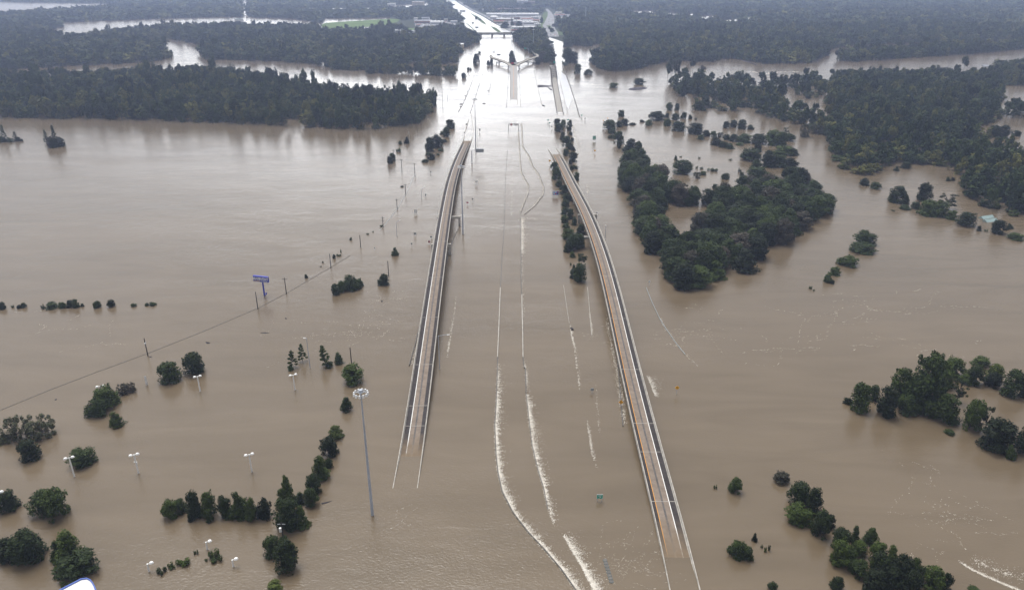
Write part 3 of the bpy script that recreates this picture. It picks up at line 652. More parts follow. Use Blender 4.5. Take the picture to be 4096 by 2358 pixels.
cluster(Jq, 'shrubs strung along the drowned bank', 'in shrubs left of the grove', 'near',
 'oM 790 25 102 66;oM 862 30 102 50;o 325 95 162 66;o 205 190 285 132;o 300 200 262 62;o 350 180 247 84;b 430 220 242 72;bM 235 270 326 84;b 525 190 214 52;bM 590 190 247 72;o 665 108 200 150;bM 765 125 170 44;bM 765 178 252 80;o 848 130 197 82;b 925 118 182 58;b 990 142 183 38;s 1045 168 194 34;o 880 207 302 150;o 1035 218 332 150;o 292 300 422 102;b 230 335 372 74;o 302 395 467 50;o 420 375 497 112;o 490 400 512 72;b 385 440 502 112')
cluster(Jq, 'shrubs behind the dark grove', 'in shrubs behind the grove', 'lr',
 'o 1140 290 352 82;b 1092 338 384 68;oM 1212 298 360 62;wG 1280 308 362 62;b 1335 330 387 68;o 1405 328 402 92;oM 1510 325 417 142;b 1240 362 440 122;b 1312 400 462 102;b 1372 420 474 80;bM 1470 410 440 80;o 1335 205 272 66;o 1405 195 267 74;o 1485 190 282 86;b 1570 240 286 64;o 1650 328 432 152;oM 1790 290 440 160;oM 1860 300 440 120;oM 1930 325 402 132;e 1915 262 335 62;wG 2085 230 362 92;wG 2195 235 332 132;wG 2300 240 342 92;bM 1880 445 542 182;bM 1980 465 537 102;bM 1560 468 587 202;b 1635 420 502 74;o 1745 488 652 132;bM 1850 538 652 152;b 1960 560 652 122;oM 1625 575 700 104;b 1640 645 752 202;c 850 533 578 36')
cluster(Jq, 'shrubs behind the dark grove', 'in the grove-ringed pond', 'lr',
 'o 910 580 717 195;bY 1110 688 726 72;wG 1050 695 756 76;s 1210 652 696 112;s 1055 633 661 28;s 1100 643 666 36;s 1460 653 696 42;b 1485 693 737 46;b 1330 708 766 82;b 1222 808 852 48;s 1380 565 584 42;s 1075 545 566 26;s 900 538 551 32')
cluster(M1, 'shrubs along the right bank', 'in line right of the grove', 'lr',
 'o 925 835 1002 160;bM 905 958 1002 72;c 1025 928 1018 72;o 1200 808 988 142;eG 1420 912 1068 175;bM 1015 1022 1068 112;sM 905 1063 1082 42;bM 1120 988 1062 92;bM 1230 975 1130 170;bM 1330 985 1142 190;bM 1465 1075 1165 102;o 1600 1095 1235 182;b 1735 1222 1272 44;s 1800 1252 1278 34;o 1920 1165 1308 140;b 2030 1200 1252 64;bM 2090 1298 1365 152;b 625 762 832 92;b 730 800 867 102;b 1435 748 788 46;b 1480 750 786 36;b 1555 795 816 42;c 930 640 692 56;b 1020 600 668 102;o 1870 248 365 120;o 1960 245 368 130;b 2095 293 352 82')
cluster(M2, 'lone bushes in the right-hand water', 'in the right-water bush string', 'near',
 'o 620 58 205 200;bM 600 178 280 240;bM 455 303 407 200;sM 395 308 392 54;bM 335 412 492 102;bM 265 482 560 82;b 310 530 572 44;s 97 588 622 34;s 135 620 642 22')
cluster(Nq, 'leafy clump at the right edge', 'in the leafy clump, right edge', 'lr',
 'oM 365 203 387 112;b 288 288 332 56;oM 435 213 312 62;o 510 223 418 122;oM 600 118 345 135;oM 685 140 385 150;oM 740 40 400 180;e 735 0 300 150;e 815 5 235 84;oM 860 80 235 125;oM 925 48 172 122;bM 1090 43 108 105;o 1050 98 222 102;oY 1165 88 205 95;o 1160 140 235 90;o 1280 128 298 125;o 1350 180 292 64;oM 870 270 455 150;eM 945 195 335 104;oM 1020 300 500 125;eM 1120 338 502 94;o 1180 435 635 205;bM 1270 580 668 64;oM 1345 422 645 94;b 905 485 518 62;oM 765 288 412 84;oM 1000 148 212 84;oM 640 270 400 120')
cluster(Oq, 'bushes right of the orange-lined ramp', 'right of the orange-lined ramp', 'lr',
 'oM 620 300 462 140;s 415 360 406 42;bB 1095 228 357 152;oM 1270 338 605 225;o 1440 408 712 162;oM 1270 578 802 245;o 1500 648 932 190;o 1600 668 822 112;c 825 868 957 62;bM 640 948 1142 205;bM 735 1008 1157 132;s 905 983 1022 34;s 940 1003 1062 42;s 980 983 1052 36;oM 1010 1378 1475 102;o 1675 1328 1470 122')
cluster(Nq, 'dense thicket at the bottom right', 'in the dense thicket, bottom right', 'lr',
 'o 225 1085 1215 110;oM 235 1165 1330 125;oM 345 1168 1260 95;o 290 1215 1330 90;c 330 1065 1185 64;c 420 1085 1195 92;oM 450 1165 1310 100;cM 545 1190 1305 84;oM 340 1285 1395 122;o 470 1240 1400 122;o 600 1258 1450 142;o 530 1318 1470 142;o 690 1275 1425 94;oM 790 1320 1470 122;o 880 1358 1470 64;o 430 1340 1490 132;o 650 1345 1510 122;c 215 1383 1455 74;b 1050 1445 1475 64')
cluster(Pq, 'trees around the forked ramp', 'around the forked ramp and old bridge', 'near',
 'o 650 680 800 92;b 690 648 682 38;b 640 800 838 44;o 545 848 892 36;b 578 856 888 30;o 493 920 988 68;b 800 765 832 46;o 838 745 832 46;o 1090 640 740 62;o 1105 680 790 76;oB 1115 720 810 84;o 1560 500 605 142;o 1500 558 662 122;o 1590 598 692 102;o 1410 608 692 92;oB 1490 648 790 112;o 1540 690 795 90;o 1420 728 818 92;oM 1610 718 812 68;o 1780 598 800 110;o 1820 620 800 90;o 1880 650 805 120;bM 1770 788 832 64;o 1800 488 595 104;o 1935 808 935 92;oM 2060 878 948 112')
cluster((2300, 0, 2.53), 'trees around the forked ramp', 'in open water near the mound', 'lr',
 'oM 395 838 890 90;oM 650 790 860 110;bB 1295 665 700 60;p 970 590 830 80;p 1020 610 830 80;p 1190 570 740 70;p 1260 690 830 70;p 935 640 820 70')

# ------------------------------------------------------------------ the dark grove in the middle right: each tree a thing
def inside(P, poly):
    x, y = P[:, 0], P[:, 1]; c = np.zeros(len(P), bool); n = len(poly)
    for i in range(n):
        x1, y1 = poly[i]; x2, y2 = poly[(i + 1) % n]
        t = (y1 > y) != (y2 > y)
        c ^= t & (x < (x2 - x1) * (y - y1) / ((y2 - y1) if y2 != y1 else 1e-9) + x1)
    return c
def scatter(poly_px, sp_, y0=0, y1=1e9, holes=(), jit=.42, r_=rng):
    poly = [at(x, y)[:2] for x, y in poly_px]; pa = np.array(poly)
    lo = pa.min(0); hi = pa.max(0); lo[1] = max(lo[1], y0); hi[1] = min(hi[1], y1)
    if hi[1] <= lo[1]: return np.zeros((0, 2))
    gx, gy = np.meshgrid(np.arange(lo[0], hi[0], sp_), np.arange(lo[1], hi[1], sp_)); gx = gx + (np.arange(gx.shape[0]) % 2)[:, None] * sp_ / 2
    P = np.stack([gx.ravel(), gy.ravel()], 1); P += r_.uniform(-jit, jit, P.shape) * sp_
    k = inside(P, poly) & (np.abs(P[:, 0]) < P[:, 1] * .80 + 40)
    for h in holes: k &= ~inside(P, [at(x, y)[:2] for x, y in h])
    return P[k]
GROVE = [(2872, 800), (2900, 785), (2965, 772), (3060, 755), (3130, 742), (3185, 732), (3222, 752), (3285, 795), (3322, 845), (3300, 872), (3252, 892), (3230, 920), (3172, 952), (3130, 985), (3065, 1012), (3020, 1045), (2975, 1080),
         (2905, 1105), (2842, 1118), (2836, 1150), (2745, 1158), (2700, 1120), (2672, 1075), (2640, 1030), (2612, 1010), (2600, 985), (2660, 985), (2720, 990), (2772, 985), (2782, 940), (2780, 890), (2800, 862), (2845, 845)]
ARM = [(2490, 640), (2520, 650), (2560, 660), (2620, 690), (2640, 730), (2645, 795), (2700, 802), (2790, 808), (2860, 800), (2866, 818), (2790, 824), (2740, 820), (2690, 816), (2640, 815), (2632, 870), (2640, 940), (2650, 1010), (2608, 1015), (2582, 950), (2560, 890), (2540, 830), (2530, 780), (2500, 740), (2495, 700)]
gi = 0
for poly, spc, nm in ((GROVE, 8.6, 'crowded inside the dark grove, middle right'), (ARM, 8.2, 'crowded in the left arm of the dark grove')):
    for p in scatter(poly, spc):
        if rng.uniform() < (.12 if 'arm' in nm else .05): continue
        d = rng.uniform(9.5, 14.5); h = rng.uniform(9, 15.5) * (1.0 if p[1] > 330 else .95)
        k = ['oak', 'oak', 'oak', 'oak', 'cone'][gi % 5]; lf = ['leaf_dark', 'leaf_mid', 'leaf_dark', 'leaf_dark', 'leaf_mid', 'leaf_dark', 'leaf_brown'][gi % 7]; v = int(rng.integers(NV))
        root = bpy.data.objects.new(KNAME[k], None); COL.objects.link(root)
        root.location = (p[0], p[1], 0); root.rotation_euler = (0, 0, rng.uniform(0, 6.28)); root.scale = (d, d, h)
        tag(root, f'{LOOK[lf]} {KDESC[k]} {nm}', 'tree', 'trees of the dark grove')
        c = bpy.data.objects.new('crown', crown_mesh(k, v, lf)); COL.objects.link(c); c.parent = root
        t = bpy.data.objects.new('trunk', proto(k, v)[1]); COL.objects.link(t); t.parent = root
        gi += 1
print('placed trees', ntree[0], 'grove', gi)

# ------------------------------------------------------------------ woods: far too many to count
def wood_material():
    m = bpy.data.materials.new('woodland_leaf'); m.use_nodes = True; t = m.node_tree; b = t.nodes['Principled BSDF']
    b.inputs['Roughness'].default_value = .7; b.inputs['Specular IOR Level'].default_value = .15
    at_ = t.nodes.new('ShaderNodeAttribute'); at_.attribute_name = 'tint'
    rp = t.nodes.new('ShaderNodeValToRGB'); e = rp.color_ramp.elements
    e[0].position = 0; e[0].color = (.010, .019, .006, 1); e[1].position = 1; e[1].color = (.12, .122, .024, 1)
    for pos, c in ((.3, (.018, .032, .008)), (.6, (.040, .062, .012)), (.82, (.078, .080, .022))):
        x = e.new(pos); x.color = (*c, 1)
    g_ = t.nodes.new('ShaderNodeNewGeometry'); no = t.nodes.new('ShaderNodeTexNoise'); no.inputs['Scale'].default_value = .008; no.inputs['Detail'].default_value = 3
    t.links.new(g_.outputs['Position'], no.inputs['Vector'])
    mr = t.nodes.new('ShaderNodeMapRange'); mr.inputs['From Min'].default_value = .3; mr.inputs['From Max'].default_value = .7; mr.inputs['To Min'].default_value = -.30; mr.inputs['To Max'].default_value = .30
    t.links.new(no.outputs['Fac'], mr.inputs['Value'])
    ad = t.nodes.new('ShaderNodeMath'); ad.operation = 'ADD'; t.links.new(at_.outputs['Fac'], ad.inputs[0]); t.links.new(mr.outputs[0], ad.inputs[1])
    t.links.new(ad.outputs[0], rp.inputs['Fac']); t.links.new(rp.outputs['Color'], b.inputs['Base Color']); return m
MT['wood'] = wood_material()
def templates(nl, size, seed, tall):
    T = []
    for k in range(7):
        r_ = np.random.default_rng(seed + k)
        if tall and k >= 5:
            lob = rot_lobes(r_, 9, .12, .2, .5, .88, lambda z: .30)
            V = leaf_cloud(lob, nl, size, r_, .4, 3)
            tr = np.array([[[-.03, 0, -.1], [.03, 0, -.1], [.01, 0, .7]], [[0, -.03, -.1], [0, .03, -.1], [0, .01, .7]]]); V = np.concatenate([V, tr])
        else:
            lob = rot_lobes(r_, 15, .11, .21, .05, .80, lambda z: .35 * math.sqrt(max(.03, 1 - ((z - .35) / .6) ** 2)))
            V = leaf_cloud(lob, nl, size, r_, .5, 3)
        V[:, :, :2] *= .5 / np.percentile(np.abs(V[:, :, :2]), 98); V[:, :, 2] /= np.percentile(V[:, :, 2], 99)
        T.append(V)
    return T
T_NEAR = templates(420, .062, 100, True); T_MID = templates(130, .105, 200, True); T_FAR = templates(26, .26, 300, False)
LOOSE = [(2640, 290), (3330, 300), (3345, 480), (3200, 520), (2640, 460)]
def grow(polys, label, hmin=10, hmax=17, dens=1.0, name='woodland', thin=0.0, lowshare=0.0):
    VV = []; AA = []
    for poly, holes in polys:
        for (y0, y1, spc, T, wd) in ((0, 1250, 8.0, T_NEAR, 11.5), (1250, 2100, 10.5, T_MID, 15), (2100, 3200, 17, T_FAR, 26), (3200, 6500, 27, T_FAR, 42)):
            P = scatter(poly, spc / dens, y0, y1, holes)
            if thin and len(P):
                th = np.where(inside(P, [at(x, y)[:2] for x, y in LOOSE]), .50, thin); gap = np.sin(P[:, 0] * .045 + np.sin(P[:, 1] * .03) * 2) * np.sin(P[:, 1] * .028 + 1.0)
                P = P[(rng.uniform(0, 1, len(P)) > th) & ((gap > -.55) | (th < .3))]
            if not len(P): continue
            n = len(P); pick = rng.integers(0, len(T), n); h = rng.uniform(hmin, hmax, n); d = wd * rng.uniform(.7, 1.2, n)
            if lowshare: low = rng.uniform(0, 1, n) < lowshare; h = np.where(low, h * .45, h); d = np.where(low, d * .8, d)
            big = rng.uniform(0, 1, n) < .09; h = np.where(big, h * 1.35, h); d = np.where(big, d * 1.15, d)
            tall = pick >= 5; h = np.where(tall & (y1 < 2200), h * 1.3, h); d = np.where(tall & (y1 < 2200), d * .72, d)
            if y0 >= 2100: h = h * 1.05
            tint = np.clip(rng.normal(.44, .28, n), 0, 1)
            for k in range(len(T)):
                q = np.where(pick == k)[0]
                if not len(q): continue
                a = rng.uniform(0, 6.28, len(q)); ca, sa = np.cos(a), np.sin(a); t = T[k]
                x = t[None, :, :, 0]; y = t[None, :, :, 1]
                W = np.empty((len(q),) + t.shape, np.float32)
                W[..., 0] = (ca[:, None, None] * x - sa[:, None, None] * y) * d[q][:, None, None] + P[q, 0][:, None, None]
                W[..., 1] = (sa[:, None, None] * x + ca[:, None, None] * y) * d[q][:, None, None] + P[q, 1][:, None, None]
                W[..., 2] = t[None, :, :, 2] * h[q][:, None, None]
                VV.append(W.reshape(-1, 3, 3)); AA.append((tint[q][:, None] + rng.normal(0, .07, (len(q), t.shape[0]))).ravel())
    V = np.concatenate(VV); Aa = np.concatenate(AA)
    print(name, label[:30], len(V))
    return tag(link(name, raw_mesh(name, V, 3, MT['wood'], Aa)), label, 'woods', kind='stuff')
FL1 = [(-700, 330), (0, 330), (400, 322), (520, 312), (830, 305), (1000, 325), (1200, 358), (1400, 398), (1560, 398), (1690, 395), (1745, 408), (1735, 432), (1690, 478), (1640, 505), (1530, 513), (1420, 518), (1250, 510), (1000, 496), (600, 482), (300, 474), (0, 470), (-700, 465)]
FL1H = [[(418, 340), (470, 338), (478, 366), (440, 362)], [(1090, 480), (1165, 472), (1240, 490), (1230, 505), (1120, 498)], [(1440, 500), (1530, 480), (1560, 505), (1450, 512)]]
FL2 = [(-900, 140), (0, 142), (300, 156), (500, 170), (596, 176), (645, 192), (676, 212), (682, 228), (655, 242), (500, 255), (350, 262), (100, 275), (-900, 292)]
FL3 = [(662, 154), (740, 166), (812, 184), (822, 200), (802, 220), (822, 238), (900, 240), (1100, 246), (1280, 262), (1330, 278), (1440, 283), (1560, 262), (1610, 254), (1828, 258), (1832, 230), (1845, 208), (1815, 192), (1860, 188), (1895, 178), (1915, 168), (1908, 152), (1880, 142), (1790, 150), (1700, 158), (1600, 160), (1556, 150), (1590, 120), (1555, 118), (1440, 138), (1290, 138), (1268, 118), (1000, 114), (940, 104), (800, 112), (700, 119), (500, 134), (330, 154), (640, 156)]
FL3H = [[(1230, 225), (1205, 208), (1240, 215), (1290, 235), (1320, 262), (1280, 255)], [(1230, 150), (1290, 148), (1290, 156), (1235, 156)], [(780, 134), (815, 130), (818, 142), (785, 144)], [(715, 138), (735, 136), (735, 142)]]
STRIP = [(1560, 290), (1660, 292), (1760, 292), (1828, 296), (1828, 306), (1770, 304), (1660, 300), (1575, 295)]
STRIP2 = [(1455, 288), (1560, 284), (1580, 296), (1470, 294)]
FL4 = [(-1400, 70), (0, 62), (180, 52), (420, 36), (470, 26), (1770, 12), (1790, 26), (1810, 48), (1840, 75), (1852, 88), (1790, 84), (1700, 74), (1640, 76), (1500, 88), (1280, 90), (1150, 74), (930, 68), (700, 73), (450, 83), (235, 91), (240, 110), (180, 128), (-1400, 140)]
FL4H = [[(966, -30), (994, -30), (994, 70), (966, 72)], [(1285, 75), (1600, 70), (1600, 112), (1290, 118)], [(1225, 40), (1262, 40), (1262, 50), (1225, 50)], [(1320, 40), (1385, 40), (1385, 50), (1320, 50)], [(1465, 40), (1512, 40), (1512, 48), (1465, 48)], [(1535, 22), (1720, 14), (1740, 32), (1640, 40), (1540, 44)]]
FL5 = [(-2200, 4), (1772, 3), (1770, 10), (470, 18), (400, 14), (0, 8), (-2200, 14)]
FL5b = [(-3500, -26), (4500, -26), (4500, 2), (-3500, 2)]
grow([(FL1, FL1H)], 'dark flooded woodland bank on the left, above the open water', 11, 18, 1.0, lowshare=.15)
grow([(FL2, []), (FL3, FL3H), (STRIP, []), (STRIP2, [])], 'woods behind the pale left-hand river channel', 10, 17, 1.0, lowshare=.15)
grow([(FL4, FL4H), (FL5, FL4H[:1]), (FL5b, FL4H[:1])], 'hazy distant woods to the left horizon', 11, 17, 1.0)
CEN = [([(2052, 146), (2100, 140), (2160, 130), (2175, 128), (2182, 150), (2180, 168), (2150, 190), (2130, 205), (2100, 196), (2075, 178), (2055, 160)], []),
       ([(2100, 198), (2140, 206), (2165, 215), (2160, 232), (2135, 222)], []), ([(2160, 222), (2200, 222), (2218, 240), (2190, 245), (2165, 236)], [])]
CEN += [([(1835, -6), (2300, -6), (2212, 30), (2180, 30), (1960, 36), (1905, 34), (1860, 14)], [[(1935, 4), (2040, 4), (2040, 13), (1935, 13)], [(2065, 12), (2145, 12), (2145, 26), (2065, 26)]]),
        ([(1925, 44), (1975, 58), (2160, 55), (2172, 46), (2110, 50), (1990, 50), (1940, 40)], []), ([(1560, 52), (1760, 48), (1800, 62), (1815, 76), (1770, 72), (1655, 76), (1600, 82)], []),
        ([(1560, 120), (1610, 120), (1660, 128), (1690, 134), (1600, 138)], [[(1600, 124), (1660, 124), (1660, 146), (1600, 146)]]), ([(1700, 122), (1780, 118), (1850, 128), (1885, 140), (1700, 146), (1690, 132)], [[(1700, 116), (1752, 116), (1752, 127), (1700, 127)]]),
        ([(2295, 60), (2340, 60), (2340, 100), (2262, 130), (2250, 110), (2290, 88)], [])]
grow(CEN, 'wooded wedge between the far bridge and the forked ramp', 9, 15, 1.05)
FRA = [(2300, 4), (6600, 4), (5600, 150), (4096, 165), (3800, 170), (3600, 174), (3500, 177), (3420, 181), (3360, 189), (3320, 202), (3310, 222), (3253, 252), (3100, 256), (3030, 254), (2984, 243), (2910, 232), (2850, 247), (2700, 246), (2616, 256), (2537, 281), (2430, 287), (2379, 268), (2362, 238), (2420, 215), (2400, 188), (2330, 186), (2262, 180), (2268, 152), (2255, 132), (2232, 98), (2230, 80), (2300, 90), (2320, 70), (2240, 50), (2215, 36), (2230, 20)]
FRAH = [[(3150, 178), (3200, 172), (3310, 168), (3315, 182), (3230, 196), (3150, 198)], [(2525, 42), (2630, 42), (2640, 68), (2525, 68)], [(2660, 50), (2702, 50), (2720, 76), (2660, 76)], [(2742, 54), (2780, 54), (2790, 78), (2742, 78)], [(2796, 64), (2864, 62), (2868, 90), (2796, 92)], [(2876, 80), (2952, 78), (2952, 106), (2876, 108)], [(2985, 70), (3006, 70), (3006, 92), (2985, 92)], [(2360, 180), (2430, 178), (2440, 200), (2380, 196)], [(4050, 82), (4110, 86), (4110, 100), (4060, 96)]]
FRB = [(3340, 242), (3407, 247), (3553, 238), (3769, 225), (3887, 216), (4096, 198), (5400, 150), (5400, 142), (4096, 188), (3670, 206), (3494, 216), (3400, 224), (3350, 232)]
FRC = [(2670, 318), (2750, 318), (2900, 328), (3100, 340), (3200, 328), (3330, 315), (3500, 300), (3600, 302), (3640, 320), (3720, 298), (3850, 302), (3960, 316), (4005, 355), (4005, 400), (3975, 430), (3998, 468), (3975, 495), (3902, 508), (3893, 533), (3940, 578), (3995, 606), (4096, 636), (4500, 690), (4500, 980), (4096, 880), (3995, 852), (3921, 828), (3862, 795), (3848, 752), (3851, 706), (3793, 680), (3695, 664), (3596, 662), (3510, 668), (3500, 692), (3447, 700), (3394, 695), (3348, 650), (3324, 618), (3320, 577), (3330, 556), (3220, 512), (3150, 488), (3050, 470), (2960, 430), (2940, 448), (2760, 438), (2720, 403), (2690, 372)]
FRCH = [[(3070, 352), (3160, 372), (3230, 398), (3330, 420), (3345, 460), (3260, 465), (3190, 440), (3120, 412)], [(2665, 400), (2720, 385), (2790, 395), (2800, 430), (2740, 440), (2690, 425)], [(3640, 385), (3690, 388), (3700, 412), (3650, 410)], [(3520, 485), (3565, 495), (3580, 512), (3540, 512)], [(3385, 520), (3450, 522), (3450, 540), (3390, 540)], [(3840, 425), (3880, 430), (3890, 448), (3850, 446)], [(3180, 355), (3200, 358), (3198, 370), (3180, 366)], [(3995, 745), (4040, 750), (4045, 770), (4000, 768)], [(2880, 440), (2905, 410), (2925, 440)]]
FRD = [(3965, 268), (4060, 262), (4096, 252), (5000, 235), (5000, 335), (4096, 322), (4060, 300), (4000, 300)]
FRE = [(3975, 300), (4096, 325), (4500, 330), (4500, 345), (4096, 345), (4010, 340)]
FRF = [(4000, 455), (4096, 440), (4600, 430), (4600, 500), (4096, 478), (4030, 470)]
grow([(FRA, FRAH), (FRB, [])], 'wide hazy woods across the right background', 11, 18, 1.0)
grow([(FRC, FRCH)], 'flooded woods in the right middle distance', 8, 16, 1.0, thin=.10, lowshare=.35)
grow([(FRD, []), (FRE, []), (FRF, [])], 'patchy flooded woods along the right edge', 7, 14, .9, thin=.2, lowshare=.4)
sheet('far_ground', pxs([(1560, 62), (1775, 18), (1790, 0), (2340, 0), (2330, 60), (2270, 60), (2290, 182), (2200, 150), (2180, 128), (2052, 140), (1890, 140), (1700, 150), (1560, 140)]), .25, MT['soil'], 'dark ground between the distant shops and roads', 'ground')

# ------------------------------------------------------------------ poles and lamps
def text_mesh(txt, size, m, name, parent, loc, bold=.0, squash=1.0):
    cu = bpy.data.curves.new('lettering', 'FONT'); cu.body = txt; cu.size = size; cu.align_x = 'CENTER'; cu.align_y = 'CENTER'; cu.extrude = .02; cu.offset = bold
    tmp = bpy.data.objects.new('lettering', cu); COL.objects.link(tmp)
    dg = bpy.context.evaluated_depsgraph_get(); me = bpy.data.meshes.new_from_object(tmp.evaluated_get(dg)); bpy.data.objects.remove(tmp)
    o = link(name, me, parent, m); o.rotation_euler = (R(90), 0, 0); o.location = loc; o.scale = (squash, 1, 1); return o
def pole_geom(base, top):
    X, Y, _ = at(*base); return X, Y, max(1.0, z_over(top[0], top[1], Y))
UP = [((592, 1423), (573, 1352)), ((1032, 1235), (1016, 1167)), ((1146, 1175), (1137, 1110)), ((1324, 1071), (1318, 1014)), ((1443, 989), (1437, 940)), ((1533, 908), (1531, 866)), ((1589, 838), (1588, 795)), ((1623, 778), (1622, 735)),
      ((1660, 704), (1658, 652)), ((1608, 687), (1606, 636)), ((1557, 672), (1556, 621)), ((1577, 648), (1573, 598)), ((1638, 575), (1638, 525)), ((1670, 528), (1671, 493)), ((1686, 511), (1687, 476)), ((1771, 430), (1767, 348)), ((1790, 397), (1790, 378)), ((1555, 1104), (1548, 1043)), ((1408, 1470), (1401, 1389))]
UL = ['lone dark pole crossing the drowned fence line at the far left', 'dark pole left of the blue pole sign', 'dark pole right of the blue pole sign with crossarm', 'dark pole beside small shrubs, third above the blue sign', 'dark pole halfway up the fence line',
      'dark pole with a grass tuft at its foot', 'dark pole on the curved part of the fence line', 'dark pole beside a small round bush in open water', 'thick dark pole where the far wires turn', 'middle pole of the far wire crossing', 'dark pole in front of the far shrub clump', 'dark pole behind the far shrub clump',
      'pale pole beside the small conical shrub near the woodland', 'dark pole standing at the woodland edge', 'dark pole half hidden in the woodland edge', 'tall pale pole off the woodland tip', 'short far pole beyond the woodland tip', 'bare black pole behind the bush, near the left ramp', 'bare black pole behind a leafy tree above the floodlight mast']
pole_tops = []
for i, ((b_, t_), lb) in enumerate(zip(zip([u[0] for u in UP], [u[1] for u in UP]), UL)):
    X, Y, h = pole_geom(b_, t_)
    r_ = thing('utility_pole', lb, 'pole', (X, Y, 0), 0, 'utility poles in the flood')
    MB().tube([(0, 0, -1), (0, 0, h)], [.24, .17], 7).build('post', MT['dark_wood'] if i not in (12, 15) else MT['sign_grey'], r_)
    if i in (2, 6, 7, 8, 9, 10, 11, 13, 14, 15, 5):
        MB().box((0, -.1, h - .8), (2.6, .14, .16)).build('crossarm', MT['dark_wood'], r_)
        ins = MB()
        for u in (-1.2, -.5, .5, 1.2): ins.disc((u, -.1, h - .72), .07, .22, 6)
        ins.build('insulators', MT['sign_grey'], r_)
        if i in (6, 7, 5): MB().box((0, -.1, h - 2.6), (2.0, .14, .14)).build('lower_crossarm', MT['dark_wood'], r_)
    elif i == 0: MB().box((0, 0, h * .72), (.62, .5, .5)).build('cable_box', MT['white_metal'], r_)
    pole_tops.append((X, Y, h - .7))
def wires(idx, label):
    b = MB()
    for a, c in zip(idx[:-1], idx[1:]):
        p, q = Vector(pole_tops[a]), Vector(pole_tops[c])
        for u in (-1.1, 1.1):
            pts = [p.lerp(q, k / 8) + Vector((u, 0, -1.2 * 4 * (k / 8) * (1 - k / 8))) for k in range(9)]
            b.tube(pts, .03, 3, False)
    tag(b.build('power_line', MT['dark_wood']), label, 'power line')
wires([8, 9, 10], 'thin wires sagging between the far pole pair'); wires([8, 7, 6], 'thin wires along the curved fence line poles'); wires([11, 13, 14], 'wires running back into the woodland edge')
# pole with transformer in the bottom tree line
X, Y, h = pole_geom((1137, 2170), (1125, 2088)); r_ = thing('transformer_pole', 'dark pole carrying a pale transformer can, standing by the near trees', 'pole', (X, Y, 0))
MB().tube([(0, 0, -1), (0, 0, h)], [.22, .16], 7).build('post', MT['dark_wood'], r_); MB().disc((-.45, -.1, h - 3.2), .38, 1.3, 10).build('transformer', MT['white_metal'], r_)
MB().box((0, 0, h - .6), (2.2, .13, .15)).build('crossarm', MT['sign_grey'], r_)

def high_mast(base, top, label, lamps=True):
    X, Y, h = pole_geom(base, top)
    r_ = thing('high_mast_light', label, 'light mast', (X, Y, 0), 0, 'high floodlight masts')
    MB().tube([(0, 0, -2), (0, 0, h * .33), (0, 0, h * .66), (0, 0, h)], [.46, .38, .28, .17], 12).build('mast', MT['steel'], r_)
    if lamps:
        b = MB(); RR = 1.95
        ring = [(RR * math.cos(a), RR * math.sin(a), h - .6) for a in np.linspace(0, 2 * math.pi, 25)]
        b.tube(ring, .09, 5, False); b.tube([(x * .45, y * .45, z + .35) for x, y, z in ring], .07, 5, False)
        for k in range(4):
            a = k * math.pi / 2; b.tube([(0, 0, h - .2), (RR * math.cos(a), RR * math.sin(a), h - .6)], .07, 5, False)
        b.disc((0, 0, h - .5), .5, .8, 10).build('lamp_ring', MT['steel'], r_)
        for k in range(12):
            a = k * math.pi / 6; f = MB().disc((RR * math.cos(a), RR * math.sin(a), h - 1.2), .34, .8, 9, top=.55).build('floodlight', MT['white_metal'], r_)
    return r_
high_mast((1490, 2058), (1437, 1562), 'tall floodlight mast with a full ring of lamps, left of the left ramp')
high_mast((1852, 937), (1839, 662), 'floodlight mast rising in front of the curved ramp')
high_mast((1903, 593), (1894.5, 394), 'floodlight mast beyond the far end of the left ramp')
high_mast((2058, 253), (2057, 153), 'slim far mast behind the trees of the forked ramp', False)
high_mast((2048, 164), (2048, 56), 'faint mast just right of the far bridge')
high_mast((2133, 200), (2133, 117), 'faint mast in the wooded wedge right of the far bridge')
X, Y, h = pole_geom((2342, 82), (2342, 30)); r_ = thing('radio_tower', 'faint thin tower in the hazy right-hand woods', 'tower', (X, Y, 0))
MB().tube([(0, 0, 0), (0, 0, h)], [1.0, .6], 4).build('tower', MT['steel'], r_); MB().box((0, 0, h), (2.2, 2.2, .6)).build('antenna', MT['steel'], r_)
def street_lamp(base, elbow, head, label):
    X, Y, h = pole_geom(base, elbow); k = mpp(Y, h); dx = (head[0] - elbow[0]) * k
    zt = max(h, z_over(head[0], head[1], Y))
    r_ = thing('street_lamp', label, 'street lamp', (X, Y, 0), 0, 'street lamps in the flood')
    MB().tube([(0, 0, -1), (0, 0, h)], [.16, .11], 8).build('post', MT['steel'], r_)
    a = MB().tube([(0, 0, h - .1), (dx * .5, 0, (h + zt) / 2 + .1), (dx, 0, zt)], .07, 6).build('arm', MT['steel'], r_)
    MB().box((dx, 0, zt), (1.0, .36, .2)).build('lamp_head', MT['white_metal'], r_)
street_lamp((1687, 797), (1685, 756), (1699, 746), 'grey street lamp left of the middle of the left ramp')
street_lamp((1588, 946), (1583, 890), (1598, 880), 'grey street lamp above the conical bush, left of the ramp bents')
street_lamp((1909, 552), (1908, 494), (1928, 486), 'thin street lamp right of the far mast foot')
street_lamp((1759, 1475), (1750, 1342), (1790, 1338), 'grey street lamp hugging the right side of the left ramp')
street_lamp((1241, 1471), (1224, 1353), (1216, 1351), 'tall grey lamp pole between the slender open trees')
street_lamp((2421, 956), (2405, 904), (2403, 901), 'dark lamp pole just right of the orange-lined ramp')
